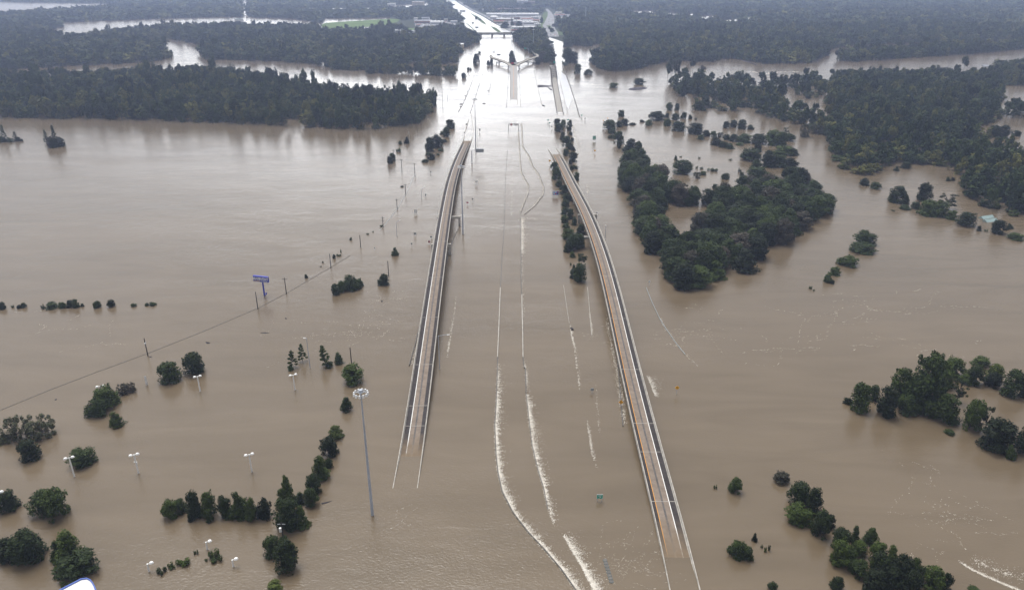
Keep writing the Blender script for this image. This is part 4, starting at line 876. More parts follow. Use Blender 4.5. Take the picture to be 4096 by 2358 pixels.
PL = [((415, 1600), (399, 1543), 'd', 'double-headed white lamp rising behind the long shrub'), ((801, 1564), (786, 1504), 'd', 'double-headed white lamp in front of the round tree pair'), ((132, 1735), (125, 1697), 's', 'white lamp buried in the grey willow shrub'),
      ((298, 1905), (278, 1829), 'd', 'double-headed white lamp left of the dark oval bush'), ((554, 1891), (536, 1817), 'd', 'double-headed white lamp with boxes halfway up its post'), ((1008, 1886), (997, 1816), 'd', 'double-headed white lamp left of the tall tree line'),
      ((1180, 1558), (1171, 1498), 'd', 'double-headed white lamp below the slender trees'), ((830, 2196), (826, 2166), 's', 'short white lamp above the drowned shrubs'), ((597, 2283), (586, 2253), 's', 'short white lamp left of the drowned shrubs'), ((934, 2264), (935, 2237), 's', 'short white lamp right of the drowned shrubs'), ((14, 2037), (0, 1968), 'd', 'white lamp at the left frame edge by a dark bush')]
for b_, t_, k_, lb in PL:
    X, Y, h = pole_geom(b_, t_)
    r_ = thing('car_park_lamp', lb, 'lamp post', (X, Y, 0), R(25), 'white car park lamp posts')
    MB().tube([(0, 0, -1), (0, 0, h)], [.25, .22], 8).build('post', MT['white_metal'], r_)
    for sg in ((-1, 1) if k_ == 'd' else (1,)):
        MB().tube([(0, 0, h - .1), (sg * .5, 0, h + .05)], .06, 6).build('arm', MT['white_metal'], r_)
        MB().disc((sg * 1.0, 0, h - .15), .62, .4, 14, .85, .7).build('lamp_head', MT['white_metal'], r_)
    if 'boxes' in lb: MB().box((.1, -.1, h * .55), (.55, .5, .9)).box((-.3, -.1, h * .62), (.35, .3, .4)).build('camera_box', MT['white_metal'], r_)

# ------------------------------------------------------------------ signs
def panel_sign(name, label, base, c, wpx, hpx, face, posts=2, back='sign_grey', deco=None, rz=0.0, cat='sign', border=None, group=None, post='steel'):
    X, Y, _ = at(*base); k = mpp(Y, 2); wd = wpx * k
    zt = z_over(c[0], c[1] - hpx / 2, Y); zb = z_over(c[0], c[1] + hpx / 2, Y); zb = max(zb, .3); ht = max(zt - zb, .4)
    r_ = thing(name, label, cat, (X, Y, 0), rz, group)
    MB().box((0, 0, (zt + zb) / 2), (wd, .10, ht)).build('panel', MT[back], r_)
    MB().box((0, -.062, (zt + zb) / 2), (wd * .985, .02, ht * .985)).build('border' if border else 'face', MT[border or face], r_)
    if border: MB().box((0, -.08, (zt + zb) / 2), (wd * .91, .02, ht * .87)).build('face', MT[face], r_)
    for u in ([0] if posts == 1 else [-wd * .36, wd * .36]):
        MB().box((u, .12, (zt - 1.2) / 2), (.14, .14, zt + 1.2)).build('post', MT[post], r_)
    if deco: deco(r_, wd, ht, (zt + zb) / 2)
    return r_
def diamond_sign(label, base, c, wpx, face, mark=None, name='warning_sign'):
    X, Y, _ = at(*base); k = mpp(Y, 2); s = wpx * k / 2; z = max(z_over(c[0], c[1], Y), s * .9)
    r_ = thing(name, label, 'sign', (X, Y, 0), 0, 'diamond warning signs')
    MB().box((0, 0, (z - 1) / 2), (.12, .1, z + 1)).build('post', MT['steel'], r_)
    def dia(b, s, y0, y1):
        vs = [(q[0] * s, y, z + q[1] * s) for y in (y0, y1) for q in ((-1, 0), (0, -1), (1, 0), (0, 1))]
        return b.add(vs, [(0, 1, 2, 3), (7, 6, 5, 4), (0, 4, 5, 1), (1, 5, 6, 2), (2, 6, 7, 3), (3, 7, 4, 0)])
    dia(MB(), s, -.06, -.12).build('panel', MT[face], r_)
    if mark == 'merge':
        b = MB(); b.box((-s * .18, -.135, z), (s * .13, .02, s * .95)); b.add([(-s * .36, -.135, z + s * .4), (0, -.135, z + s * .4), (-s * .18, -.135, z + s * .72)], [(0, 1, 2)])
        m = Matrix.Rotation(0, 4, 'Y'); b.add([(s * .28, -.135, z - s * .42), (s * .40, -.135, z - s * .36), (-s * .08, -.135, z + s * .15), (-s * .16, -.135, z + s * .05)], [(0, 1, 2, 3)])
        b.build('arrow_symbol', MT['sign_dark'], r_)
    return r_
diamond_sign('orange diamond sign alone in the water right of the right ramp', (2706, 1575), (2706, 1549), 18, 'sign_orange', 'merge')
diamond_sign('orange diamond sign in the churning foam under the right ramp', (2483, 1624), (2483, 1607), 19, 'sign_orange', 'merge')
diamond_sign('small amber diamond sign below the green lane sign', (2379, 612), (2379, 602), 9, 'sign_orange')
diamond_sign('small amber diamond sign left of the far tip of the right ramp', (2198.6, 660), (2198.6, 642.5), 9, 'sign_orange')
diamond_sign('grey back of a diamond sign right of the ramp shadow', (1891, 806), (1891, 796), 9, 'sign_grey')
diamond_sign('grey back of a diamond sign between conical bush and ramp bent', (1647, 986), (1647, 974), 9, 'sign_grey')
diamond_sign('tiny grey diamond sign right of the pole line', (1500, 1001), (1500, 991), 6, 'sign_grey')
diamond_sign('small grey diamond sign by the far tip of the left ramp', (1857, 537), (1857, 530), 6, 'sign_grey')
def exit_deco(r_, wd, ht, z):
    text_mesh('EXIT', ht * .34, MT['sign_white'], 'exit_lettering', r_, (0, -.095, z + ht * .18), .012, .95)
    b = MB(); b.add([(-wd * .22, -.1, z - ht * .34), (-wd * .16, -.1, z - ht * .22), (wd * .10, -.1, z - ht * .06), (wd * .04, -.1, z - ht * .20)], [(0, 1, 2, 3)])
    b.add([(wd * .00, -.1, z - ht * .02), (wd * .24, -.1, z - ht * .02), (wd * .13, -.1, z - ht * .26)], [(0, 1, 2)]); b.build('arrow_symbol', MT['sign_white'], r_)
panel_sign('exit_sign', 'green exit sign with white arrow standing in rippled water', (2398, 2003), (2398, 1984), 25, 17, 'sign_green', deco=exit_deco, border='sign_white')
def lanes_deco(r_, wd, ht, z):
    b = MB()
    for u in (-.3, .02, .3): b.tube([(wd * u * .5, -.1, z - ht * .42), (wd * u * .8, -.1, z - ht * .05), (wd * (u - .06), -.1, z + ht * .12)], wd * .045, 4)
    b.build('lane_arrows', MT['sign_white'], r_); MB().box((-wd * .2, -.1, z + ht * .3), (wd * .2, .02, ht * .16)).box((wd * .2, -.1, z + ht * .3), (wd * .2, .02, ht * .16)).build('route_shields', MT['sign_white'], r_)
panel_sign('lane_sign', 'tall green lane diagram sign in the water beyond the right ramp', (2376.5, 564), (2376.5, 551), 13, 16, 'sign_green', deco=lanes_deco, border='sign_white')
def service_deco(r_, wd, ht, z):
    for i, (u, v, m) in enumerate(((-.3, .2, 'sign_white'), (0, .2, 'sign_white'), (.31, .2, 'sign_red'), (-.3, -.18, 'sign_white'), (0, -.18, 'sign_red'), (.31, -.18, 'sign_dark'))):
        MB().box((wd * u, -.1, z + ht * v), (wd * .24, .02, ht * .27)).build('logo_panel', MT[m], r_)
    MB().box((-wd * .1, -.1, z + ht * .42), (wd * .5, .02, ht * .06)).build('heading_strip', MT['sign_white'], r_)
panel_sign('service_sign', 'bright blue services sign with six small panels, left of the tree strip', (2222.5, 786), (2222.5, 771.5), 25, 17, 'service_blue', deco=service_deco, border='sign_white')
for b_, c_, wp, hp, fc, ps, lb in [((1906, 738), (1906, 726.5), 9, 8, 'sign_white', 2, 'pale panel sign right of the middle mast'), ((1663, 856), (1663, 845), 12, 14, 'sign_white', 2, 'white sign board seen as three pale strips, left of the ramp'),
                                 ((1660, 943), (1660, 934), 10, 8, 'sign_grey', 2, 'small grey sign left of the bents of the left ramp'), ((1703, 786), (1703, 779), 5, 7, 'sign_grey', 1, 'tiny grey box sign right of a street lamp'), ((1725, 955), (1725, 947), 8, 7, 'sign_grey', 1, 'grey sign in front of the left bent column'),
                                 ((1919, 528), (1919, 519), 5, 9, 'sign_grey', 1, 'small upright grey sign right of the far mast'), ((1866, 503), (1866, 497), 6, 6, 'sign_grey', 2, 'tiny twin grey sign above the far ramp tip'), ((1723, 693), (1723, 687), 4, 5, 'sign_dark', 1, 'tiny dark sign near the far tree row'),
                                 ((2368, 1570), (2368, 1556.5), 13, 9, 'sign_grey', 1, 'small pale sign alone left of the right ramp'), ((2596, 1143), (2596, 1126), 6, 8, 'sign_white', 1, 'small white sign at the top of the slanting guardrail'), ((2386, 866), (2386, 851), 7, 6, 'sign_white', 1, 'small white sign by the right ramp bent'),
                                 ((2311, 676), (2311, 668), 6, 6, 'sign_white', 1, 'tiny white sign in the tree strip'), ((2413, 487), (2413, 482), 3, 5, 'sign_orange', 1, 'tiny orange marker left of the drowned bank shrubs'), ((2431, 478), (2431, 473), 3, 5, 'sign_orange', 1, 'tiny orange marker behind the drowned bank shrubs'),
                                 ((2192, 487), (2192, 480), 6, 4, 'sign_green', 1, 'tiny green sign left of the tree strip top'), ((2198, 498), (2198, 491), 6, 4, 'sign_green', 1, 'second tiny green sign left of the tree strip top'), ((2207, 514), (2207, 506), 5, 6, 'sign_grey', 1, 'pale ghostly sign left of the tree strip top'),
                                 ((2272, 486), (2272, 479), 8, 4, 'sign_green', 1, 'tiny green sign between the tree strip crowns'), ((2326, 468), (2326, 461), 6, 4, 'sign_green', 1, 'tiny green sign by the end of the far barrier'), ((2340, 482), (2340, 474), 3, 8, 'sign_grey', 1, 'thin grey marker beyond the far barrier end')]:
    panel_sign('road_sign', lb, b_, c_, wp, hp, fc, ps, group='small road signs')
def red_round(label, base, c, wpx):
    X, Y, _ = at(*base); k = mpp(Y, 2); s = wpx * k / 2; z = max(s, z_over(c[0], c[1], Y))
    r_ = thing('no_entry_sign', label, 'sign', (X, Y, 0))
    MB().box((0, 0, z), (s * 2, .08, s * 2)).build('panel', MT['sign_white'], r_)
    d = MB(); n = 18; d.add([(s * .9 * math.cos(2 * math.pi * i / n), -.06, z + s * .9 * math.sin(2 * math.pi * i / n)) for i in range(n)], [tuple(range(n))]); d.build('red_disc', MT['sign_red'], r_)
    MB().box((0, -.075, z), (s * 1.3, .02, s * .32)).build('white_bar', MT['sign_white'], r_); MB().box((0, .1, (z - 1) / 2), (.1, .1, z + 1)).build('post', MT['steel'], r_)
red_round('round red no-entry sign at the foot of the left bent', (1717, 976), (1717, 966), 10)
panel_sign('wrong_way_sign', 'small red sign in the water right of the left ramp', (1870, 818), (1870, 810), 8, 5, 'sign_red', 1)
# gantry with no-entry sign over the middle lane
X1, Y1, _ = at(2034, 524); X2, _, _ = at(2075, 524); h = z_over(2034, 495, Y1); wd = X2 - X1
r_ = thing('sign_gantry', 'dark gantry across the middle lane with red no-entry and white panels', 'gantry', ((X1 + X2) / 2, Y1, 0))
for u in (-wd / 2, wd / 2): MB().box((u, 0, (h - 1) / 2), (.45, .45, h + 1)).build('post', MT['sign_dark'], r_)
b = MB()
for z in (h, h - 1.4): b.box((0, 0, z), (wd, .3, .25))
for q in range(9): b.box((-wd / 2 + wd * q / 8, 0, h - .7), (.15, .25, 1.4))
b.build('truss_beam', MT['sign_dark'], r_)
MB().box((-wd * .22, -.3, h - .8), (wd * .24, .1, 2.2)).build('no_entry_panel', MT['sign_white'], r_)
d = MB(); d.add([(-wd * .22 + 1.05 * math.cos(i * .35), -.37, h - .8 + 1.05 * math.sin(i * .35)) for i in range(18)], [tuple(range(18))]); d.build('red_disc', MT['sign_red'], r_)
MB().box((-wd * .22, -.39, h - .8), (1.5, .02, .35)).build('white_bar', MT['sign_white'], r_); MB().box((wd * .24, -.3, h - .8), (wd * .36, .1, 2.2)).build('white_panel', MT['sign_white'], r_)
# cantilever message board
def cantilever(base, elbow, p0, p1, hp, label, face):
    X, Y, h = pole_geom(base, elbow); k = mpp(Y, h); r_ = thing('cantilever_sign', label, 'overhead sign', (X, Y, 0), 0, 'cantilever overhead signs')
    MB().tube([(0, 0, -1), (0, 0, h)], [.45, .35], 8).build('post', MT['steel'], r_)
    x0 = (p0[0] - elbow[0]) * k; x1 = (p1[0] - elbow[0]) * k; zc = z_over(p0[0], (p0[1] + p1[1]) / 2, Y); ht = hp * k * 1.1
    lo, hi = min(0, x0, x1), max(0, x0, x1); b = MB()
    for z in (zc - .6, zc + .6): b.box(((lo + hi) / 2, 0, z), (hi - lo, .22, .2))
    for q in range(8): b.box((lo + (hi - lo) * q / 7, 0, zc), (.12, .2, 1.2))
    b.build('truss_arm', MT['steel'], r_); MB().box(((x0 + x1) / 2, -.45, zc), (abs(x1 - x0), .5, ht)).build('message_panel', MT[face], r_)
    MB().box(((x0 + x1) / 2, -.72, zc), (abs(x1 - x0) * .94, .02, ht * .8)).build('panel_face', MT['sign_grey'] if face == 'steel' else MT[face], r_)
cantilever((1888, 652), (1887, 603), (1903, 602), (1935, 602), 13, 'overhead message board on a single post right of the left ramp', 'steel')
cantilever((1980, 234), (1979, 218), (1987, 219), (2001, 219), 6, 'far grey overhead board behind the left fork', 'sign_grey')
cantilever((2113, 211), (2113, 193), (2096, 194), (2105, 194), 4, 'far green overhead sign behind the right fork', 'sign_green')
cantilever((1968, 208), (1968, 204), (1970, 205), (1982, 205), 2, 'faint flat overhead sign in the white glare', 'sign_grey')
panel_sign('route_sign', 'pale green double sign beside the old bridge trees', (2217, 258), (2217, 248.5), 7, 9, 'sign_green', 2)
# blue pole sign
X, Y, _ = at(1054, 1181); k = mpp(Y, 8); r_ = thing('pole_sign', 'big blue pole sign reading MAIN EVENT standing in open water', 'sign', (X, Y, 0), R(-14))
zt = z_over(1040, 1103, Y); wd, ht = 8.3, 3.1
zc = zt - ht / 2
MB().tube([(.6, 0, -1), (.6, 0, zc)], [.42, .38], 12).build('pole', MT['sign_blue'], r_)
cab = MB().box((0, 0, zc), (wd, 1.1, ht)); o = cab.build('cabinet', MT['sign_blue'], r_)
mo = o.modifiers.new('bevel', 'BEVEL'); mo.width = .18; mo.segments = 2
text_mesh('MAIN', 2.1, MT['sign_white'], 'lettering', r_, (-2.05, -.58, zc + .1), .05, .82); text_mesh('EVENT', 2.1, MT['sign_white'], 'lettering', r_, (1.75, -.58, zc + .1), .05, .82)
MB().box((-2.1, -.57, zc - 1.05), (3.4, .04, .22)).build('yellow_strip', MT['yellow'], r_); MB().box((1.9, -.57, zc - 1.05), (3.4, .04, .16)).build('white_strip', MT['sign_white'], r_)
MB().box((1.3, -.2, .9), (1.5, .6, .25)).box((1.9, -.2, 1.4), (.25, .6, 1.0)).build('lower_bracket', MT['sign_blue'], r_)
# tall narrow sign in the car park
panel_sign('monument_sign', 'slim white monument sign beside the brownish shrub', (588, 1540), (583, 1521), 9, 34, 'sign_white', 1)
# white roof with blue rim at the bottom left
pts = [(150, 2420), (241, 2357), (324, 2314), (348, 2311), (363, 2318), (373, 2330), (381, 2345), (387, 2362), (392, 2420)]
zr_ = 7.0; P_ = [at(x, y, zr_) for x, y in pts]; cx = sum(p[0] for p in P_) / len(P_); cy = sum(p[1] for p in P_) / len(P_)
r_ = thing('canopy_roof', 'white rounded canopy roof with a bright blue rim, cut by the bottom edge', 'roof', (cx, cy, 0))
poly = [(p[0] - cx, p[1] - cy) for p in P_]; inner = [(x * .88, y * .90) for x, y in poly]
MB().prism(inner, zr_ - .3, zr_ + .02).build('roof_deck', MT['roof_white'], r_)
b = MB(); n = len(poly); vs = [(*p, zr_ - .9) for p in poly] + [(*p, zr_ + .3) for p in poly] + [(*p, zr_ + .3) for p in inner] + [(*p, zr_ - .9) for p in inner]
fs = []
for q in range(n):
    e = (q + 1) % n
    for a in range(4): fs.append((a * n + q, a * n + e, ((a + 1) % 4) * n + e, ((a + 1) % 4) * n + q))
b.add(vs, fs).build('rim', MT['rim_blue'], r_); MB().prism([(x * .85, y * .85) for x, y in poly], -1, zr_ - .35).build('wall', MT['wall_white'], r_)
# crash cushion at the bottom
G_ = [at(2420 + 3.6 * i, 2240 + 12 * i) for i in range(8)]
r_ = thing('crash_cushion', 'row of grey crash barrels just breaking the surface at the bottom', 'crash cushion', (G_[0][0], G_[0][1], 0))
for p in G_:
    e = MB().disc((p[0] - G_[0][0] , p[1] - G_[0][1], -.6), .62, .72, 12).build('barrel', MT['barrel'], r_)
    MB().disc((p[0] - G_[0][0], p[1] - G_[0][1], .12), .42, .03, 10).build('lid', MT['dark_concrete'], e)

# ------------------------------------------------------------------ debris
def debris(poly, label, h=.3, m='debris', name='debris'):
    P_ = [at(x, y) for x, y in poly]; c = np.mean(P_, 0); n = len(P_)
    vs = [(p[0] - c[0], p[1] - c[1], 0) for p in P_] + [((p[0] - c[0]) * .62, (p[1] - c[1]) * .62, h * random.uniform(.6, 1)) for p in P_] + [(0, 0, h)]
    o = MB().add(vs, [(i, (i + 1) % n, n + (i + 1) % n, n + i) for i in range(n)] + [(n + i, n + (i + 1) % n, 2 * n) for i in range(n)]).build(name, MT[m]); o.location = c
    return tag(o, label, 'debris' if name == 'debris' else name.replace('_', ' '))
debris([(2512, 359), (2518, 354), (2535, 351), (2560, 350), (2585, 350), (2590, 352), (2585, 356), (2560, 360), (2530, 362)], 'dark smooth mound rising from the water right of the old bridge', 1.0, 'asphalt_mound', 'dark_mound')
debris([(2149, 342), (2160, 340), (2175, 341), (2190, 342), (2207, 343), (2206, 346), (2190, 347), (2170, 349), (2150, 350)], 'long dark debris raft left of the old bridge road', .5)
debris([(2192, 353), (2203, 355), (2210, 358), (2208, 361), (2198, 359)], 'dark debris lump against the old bridge road', .5)
debris([(2183, 348), (2195, 350), (2205, 351), (2195, 352)], 'thin debris line beside the old bridge road', .3)
debris([(2166, 418), (2178, 421), (2179, 427), (2170, 424)], 'dark debris pair below the sky-tinted wet road', .4)
debris([(2135, 280), (2142, 281), (2136, 284)], 'small dark debris speck above the wet road', .4)
for i, (x, y, a, b_) in enumerate([(1869, 366, 6, 2), (1861, 384, 8, 4), (1844, 417, 16, 4), (1843, 427, 12, 3), (1952, 364, 7, 4), (1936, 414, 16, 3), (1879, 303, 5, 2), (1894, 304, 5, 2)]):
    debris([(x - a / 2, y + b_ / 3), (x - a / 4, y - b_ / 2), (x + a / 3, y - b_ / 2), (x + a / 2, y), (x + a / 5, y + b_ / 2)],
           ['dark debris caught on the far left wall line', 'second dark debris clump on the far left wall line', 'wide debris patch by the far left wall line', 'lower debris patch by the far left wall line', 'dark debris on the short far wall', 'spiky debris beside the third mast', 'speck of debris below the far lone tree', 'speck of debris at the wall line top'][i], .5)
debris([(1038, 1330), (1060, 1329), (1080, 1331), (1060, 1333)], 'thin dark plank floating below the utility poles', .2)
debris([(1140, 1271), (1146, 1271), (1148, 1275), (1141, 1275)], 'small dark snag under the utility poles', .3)
debris([(598, 1424), (608, 1425), (606, 1429), (597, 1427)], 'broken post stub by the far left pole', .2)
debris([(822, 1366), (838, 1368), (842, 1372), (826, 1374)], 'floating scrap above the round tree pair', .2)
debris([(219, 1596), (228, 1594), (226, 1599), (219, 1600)], 'small dark scrap below the drowned fence', .2)
debris([(1284, 2010), (1310, 2005), (1332, 2000), (1310, 2010), (1288, 2016)], 'sunken dark log right of the tall tree line', .15)
debris([(1525, 1201), (1532, 1203), (1530, 1207), (1524, 1206)], 'snag in the foam below the bush', .3)
debris([(2280, 1310), (2292, 1312), (2296, 1320), (2286, 1322)], 'dark snag in foam right of the main lanes', .6)
for pts_, lb in (([(3025, 260), (2985, 246), (2940, 232)], 'straight dark dike top in the far river'), ([(3118, 322), (3070, 308), (3040, 302)], 'pale dike top at the woods edge')):
    wall_path('dike', pts_, lb, 'dike', 'debris' if 'dark' in lb else 'concrete', h=.9, t=4.0)
# drowned teal roofs at the right
for i, (x, y) in enumerate(((3945, 871), (3960, 884))):
    X, Y, _ = at(x, y); r_ = thing('drowned_shed', ['pale teal shed roof just above water at the right bank', 'lower pale teal shed roof beside the first'][i], 'shed', (X, Y, 0), R(20))
    MB().add([(-5, -2, .2), (5, -2, .2), (5, 2, .2), (-5, 2, .2), (-5, 0, 1.6), (5, 0, 1.6)], [(0, 1, 5, 4), (2, 3, 4, 5), (0, 4, 3), (1, 2, 5)]).build('roof', MT['teal_roof'], r_)
    MB().box((0, 0, -.4), (9.6, 3.7, 1.3)).build('wall', MT['wall_white'], r_)
X, Y, _ = at(3945, 270); r_ = thing('drowned_house', 'pale house roof among trees at the upper right', 'house', (X, Y, 0))
MB().add([(-7, -4, 2), (7, -4, 2), (7, 4, 2), (-7, 4, 2), (-7, 0, 4), (7, 0, 4)], [(0, 1, 5, 4), (2, 3, 4, 5), (0, 4, 3), (1, 2, 5)]).build('roof', MT['roof_grey'], r_); MB().box((0, 0, 1), (13.4, 7.4, 2.2)).build('wall', MT['wall_white'], r_)

# ------------------------------------------------------------------ forked ramp, old truss bridge, wet roads
def strip_px(name, pl, pr, zs, m, parent=None, thick=1.0):
    b = MB(); vs = []; fs = []
    for (l, r), z in zip(zip(pl, pr), zs):
        a = at(*l, z); c = at(*r, z); vs += [a, c, (c[0], c[1], c[2] - thick), (a[0], a[1], a[2] - thick)]
    for i in range(len(pl) - 1):
        for q in range(4): a = i * 4 + q; c = i * 4 + (q + 1) % 4; fs.append((a, c, c + 4, a + 4))
    n = len(pl); fs += [(0, 1, 2, 3), tuple((n - 1) * 4 + q for q in range(4))]
    return b.add(vs, fs).build(name, MT[m], parent)
def rail_px(name, pts, zs, m, parent, h=.9, t=.4):
    b = MB(); P_ = [Vector(at(*p, z)) for p, z in zip(pts, zs)]; vs = []; fs = []
    for i, p in enumerate(P_):
        d = P_[min(i + 1, len(P_) - 1)] - P_[max(i - 1, 0)]; d.z = 0; d.normalize(); n = Vector((d.y, -d.x, 0)) * t / 2
        vs += [p - n + Vector((0, 0, .01)), p - n + Vector((0, 0, h)), p + n + Vector((0, 0, h)), p + n + Vector((0, 0, .01))]
    for i in range(len(P_) - 1):
        for q in range(4): a = i * 4 + q; c = i * 4 + (q + 1) % 4; fs.append((a, c, c + 4, a + 4))
    fs += [(0, 1, 2, 3), tuple((len(P_) - 1) * 4 + q for q in range(4))]
    return b.add(vs, fs).build(name, MT[m], parent)
r_ = thing('forked_ramp', 'concrete lane rising away then splitting into two curved arms like a Y', 'ramp')
zs = [-.6, .05, 1.2, 2.8, 4.6, 6.0]; ys = [420, 397, 365, 325, 290, 262]
L_ = [(2040, 420), (2040, 397), (2040.5, 365), (2041, 325), (2041, 290), (2041, 262)]; R_ = [(2070, 420), (2069.5, 397), (2069, 365), (2068.5, 325), (2068, 290), (2068, 262)]
strip_px('centre_deck', L_, R_, zs, 'grey_lane', r_); rail_px('barrier', L_, zs, 'pale_concrete', r_); rail_px('barrier', R_, zs, 'pale_concrete', r_)
cl = [((a[0] + c[0]) / 2, a[1]) for a, c in zip(L_, R_)]; rail_px('centre_line', cl[1:], [z + .02 for z in zs[1:]], 'yellow_paint', r_, h=.03, t=.35)
LA = [(2036, 264), (2030, 257), (2015, 250), (1995, 242), (1975, 236), (1962, 231), (1957, 226), (1963, 221)]; LB = [(2046, 260), (2036, 253), (2019, 245), (1998, 237.5), (1978, 231.5), (1966, 227), (1963, 224.5), (1968, 221.5)]
zz_ = [6, 6.3, 6.6, 6.8, 6.6, 6, 5, 4]
RA = [(2073, 264), (2080, 257), (2096, 249), (2115, 241), (2135, 234), (2150, 229), (2158, 224), (2146, 216), (2130, 203)]; RB = [(2063, 260), (2073, 253), (2090, 245), (2110, 237), (2130, 230), (2143, 226), (2148, 223), (2138, 216), (2125, 204)]
strip_px('left_arm', LA, LB, zz_, 'pale_concrete', r_, 1.1); rail_px('barrier', LA, zz_, 'pale_concrete', r_); rail_px('barrier', LB, zz_, 'pale_concrete', r_)
zq = zz_ + [3]; zq[-2] = 4.5
strip_px('right_arm', RA, RB, zq, 'pale_concrete', r_, 1.1); rail_px('barrier', RA, zq, 'pale_concrete', r_); rail_px('barrier', RB, zq, 'pale_concrete', r_)
b = MB()
for l, rr in zip(LA[1:6:2] + RA[1:6:2], LB[1:6:2] + RB[1:6:2]):
    p = at((l[0] + rr[0]) / 2, (l[1] + rr[1]) / 2, 6.4); MB().box((p[0], p[1], 1.6), (1.8, 1.4, 6.0)).build('pier', MT['pale_concrete'], r_)
for x0, x1, y in ((1984, 2037, 248), (2070, 2134, 248)):
    a = at(x0, y, 3.5); c = at(x1, y, 3.5); MB().box(((a[0] + c[0]) / 2, a[1], 3.2), (c[0] - a[0], 1.6, 1.2)).box((a[0] + 1, a[1], 1), (1.6, 1.5, 3.2)).box((c[0] - 1, a[1], 1), (1.6, 1.5, 3.2)).build('cross_bent', MT['pale_concrete'], r_)
p = at(2050, 262, 6); MB().box((p[0], p[1], 9.5), (5, .2, 2.4)).build('no_entry_panel', MT['sign_red'], r_); p = at(2062, 262, 6); MB().box((p[0], p[1], 9.5), (6.5, .2, 2.4)).build('white_panel', MT['sign_white'], r_)
wall_path('side_barrier', [(2026, 430), (2029, 380), (2032, 320), (2035, 272)], 'wall line left of the forked ramp lane', 'barrier', 'dark_concrete', h=.7, t=.6)
wall_path('side_barrier', [(2083, 430), (2081, 380), (2078, 320), (2076, 272)], 'wall line right of the forked ramp lane', 'barrier', 'concrete', h=.7, t=.6)
sheet('wet_road_sky_tint', pxs([(2078, 294), (2100, 306), (2127, 320), (2128, 333), (2121, 347), (2114, 358), (2094, 377), (2083, 385)]), .06, MT['wet_road_sky_tint'], 'wet road patch, sky reflection put in its blue-grey colour, right of the forked ramp', 'road')  # sky reflected on the wet surface is painted as this blue-grey sheet
sheet('frontage_road', pxs([(2231, 281), (2246, 290), (2263, 302), (2277, 345), (2290, 388), (2283, 411), (2273, 438), (2262, 415), (2250, 365), (2241, 325)]), .06, MT['wet_road_sky_tint'], 'grey wet frontage road right of the old bridge', 'road')
wall_path('road_barrier', [(2252, 262), (2268, 308), (2285, 354), (2302, 410), (2319, 468)], 'long dark wall along the frontage road, ending in a dark buffer', 'barrier', 'dark_concrete', h=.9, t=.7)
wall_path('road_barrier', [(2226, 265), (2237, 310), (2250, 365), (2262, 415), (2273, 460)], 'faint wall between the old bridge road and frontage road', 'barrier', 'concrete', h=.4, t=.5)
r_ = thing('truss_bridge', 'old rusty lattice truss bridge with its drowned approach road', 'bridge')
dl = [(2196, 262), (2203, 275), (2208, 325), (2215, 373), (2229, 456)]; dr = [(2217, 262), (2222, 275), (2229, 325), (2237, 373), (2254, 458)]
zd = [.3, 1.2, 1.2, .5, -.05]
strip_px('deck', dl, dr, zd, 'concrete', r_, .6); rail_px('railing', dl, zd, 'truss', r_, .9, .5); rail_px('railing', dr, zd, 'truss', r_, .9, .5)
P0 = [Vector(at(*p, 1.2)) for p in (dl[1], dl[2])]; P1 = [Vector(at(*p, 1.2)) for p in (dr[1], dr[2])]
up = Vector((0, 0, 5.5)); nb = 7
for side in (P0, P1):
    b = MB(); q = [side[0].lerp(side[1], i / nb) for i in range(nb + 1)]
    for i in range(nb + 1):
        b.tube([q[i], q[i] + up], .28, 4)
        if i < nb: b.tube([q[i] + up, q[i + 1] + up], .4, 4); b.tube([q[i], q[i + 1]], .3, 4); b.tube([q[i] + (up if i % 2 else Vector()), q[i + 1] + (Vector() if i % 2 else up)], .25, 4)
    b.build('side_truss', MT['truss'], r_)
b = MB(); ql = [P0[0].lerp(P0[1], i / nb) + up for i in range(nb + 1)]; qr = [P1[0].lerp(P1[1], i / nb) + up for i in range(nb + 1)]
for i in range(nb + 1):
    b.tube([ql[i], qr[i]], .35, 4)
    if i < nb: b.tube([ql[i], qr[i + 1]], .22, 4); b.tube([qr[i], ql[i + 1]], .22, 4)
b.build('top_bracing', MT['truss'], r_)

# ------------------------------------------------------------------ the far bridge, the far highway and the shops
hl = [(1907, 133), (1880, 110), (1858, 92), (1836, 66), (1801, 38), (1785, 9), (1776, -4)]; hr = [(2043, 128), (2003, 108), (1972, 92), (1930, 66), (1874, 38), (1828, 9), (1816, -4)]
sheet('highway', pxs(hl + hr[::-1], .9), .9, MT['far_road'], 'bright wet highway running to the horizon', 'road')
sheet('highway', pxs([(1846, 90), (1862, 104), (1894, 132), (1902, 133), (1868, 96), (1832, 62), (1806, 40), (1790, 40), (1820, 66)], .7), .7, MT['far_road'], 'left frontage road of the far highway', 'road')
sheet('highway', pxs([(2048, 131), (2068, 131), (2030, 108), (1990, 86), (1940, 60), (1888, 38), (1840, 6), (1832, 6), (1878, 38), (1932, 62), (1972, 86), (2010, 108)], .7), .7, MT['lot'], 'right frontage road of the far highway', 'road')
for pts_, lb in (([(1860, 90), (1872, 96), (1890, 112), (1905, 126), (1898, 124), (1880, 108)], 'dark median strip left of the far highway'), ([(1880, 52), (1912, 66), (1938, 88), (1946, 100), (1930, 94), (1905, 74)], 'green median right of the far highway'), ([(1960, 104), (1985, 112), (2005, 128), (1992, 130), (1974, 118)], 'green wedge at the slip road')):
    sheet('verge', pxs(pts_, 1.0), 1.0, MT['verge'], lb, 'grass')
sheet('meadow', pxs([(1285, 100), (1300, 92), (1420, 84), (1560, 76), (1600, 78), (1590, 88), (1540, 100), (1430, 112), (1290, 116)], .4), .4, MT['grass'], 'bright green meadow in the far left woods', 'meadow')
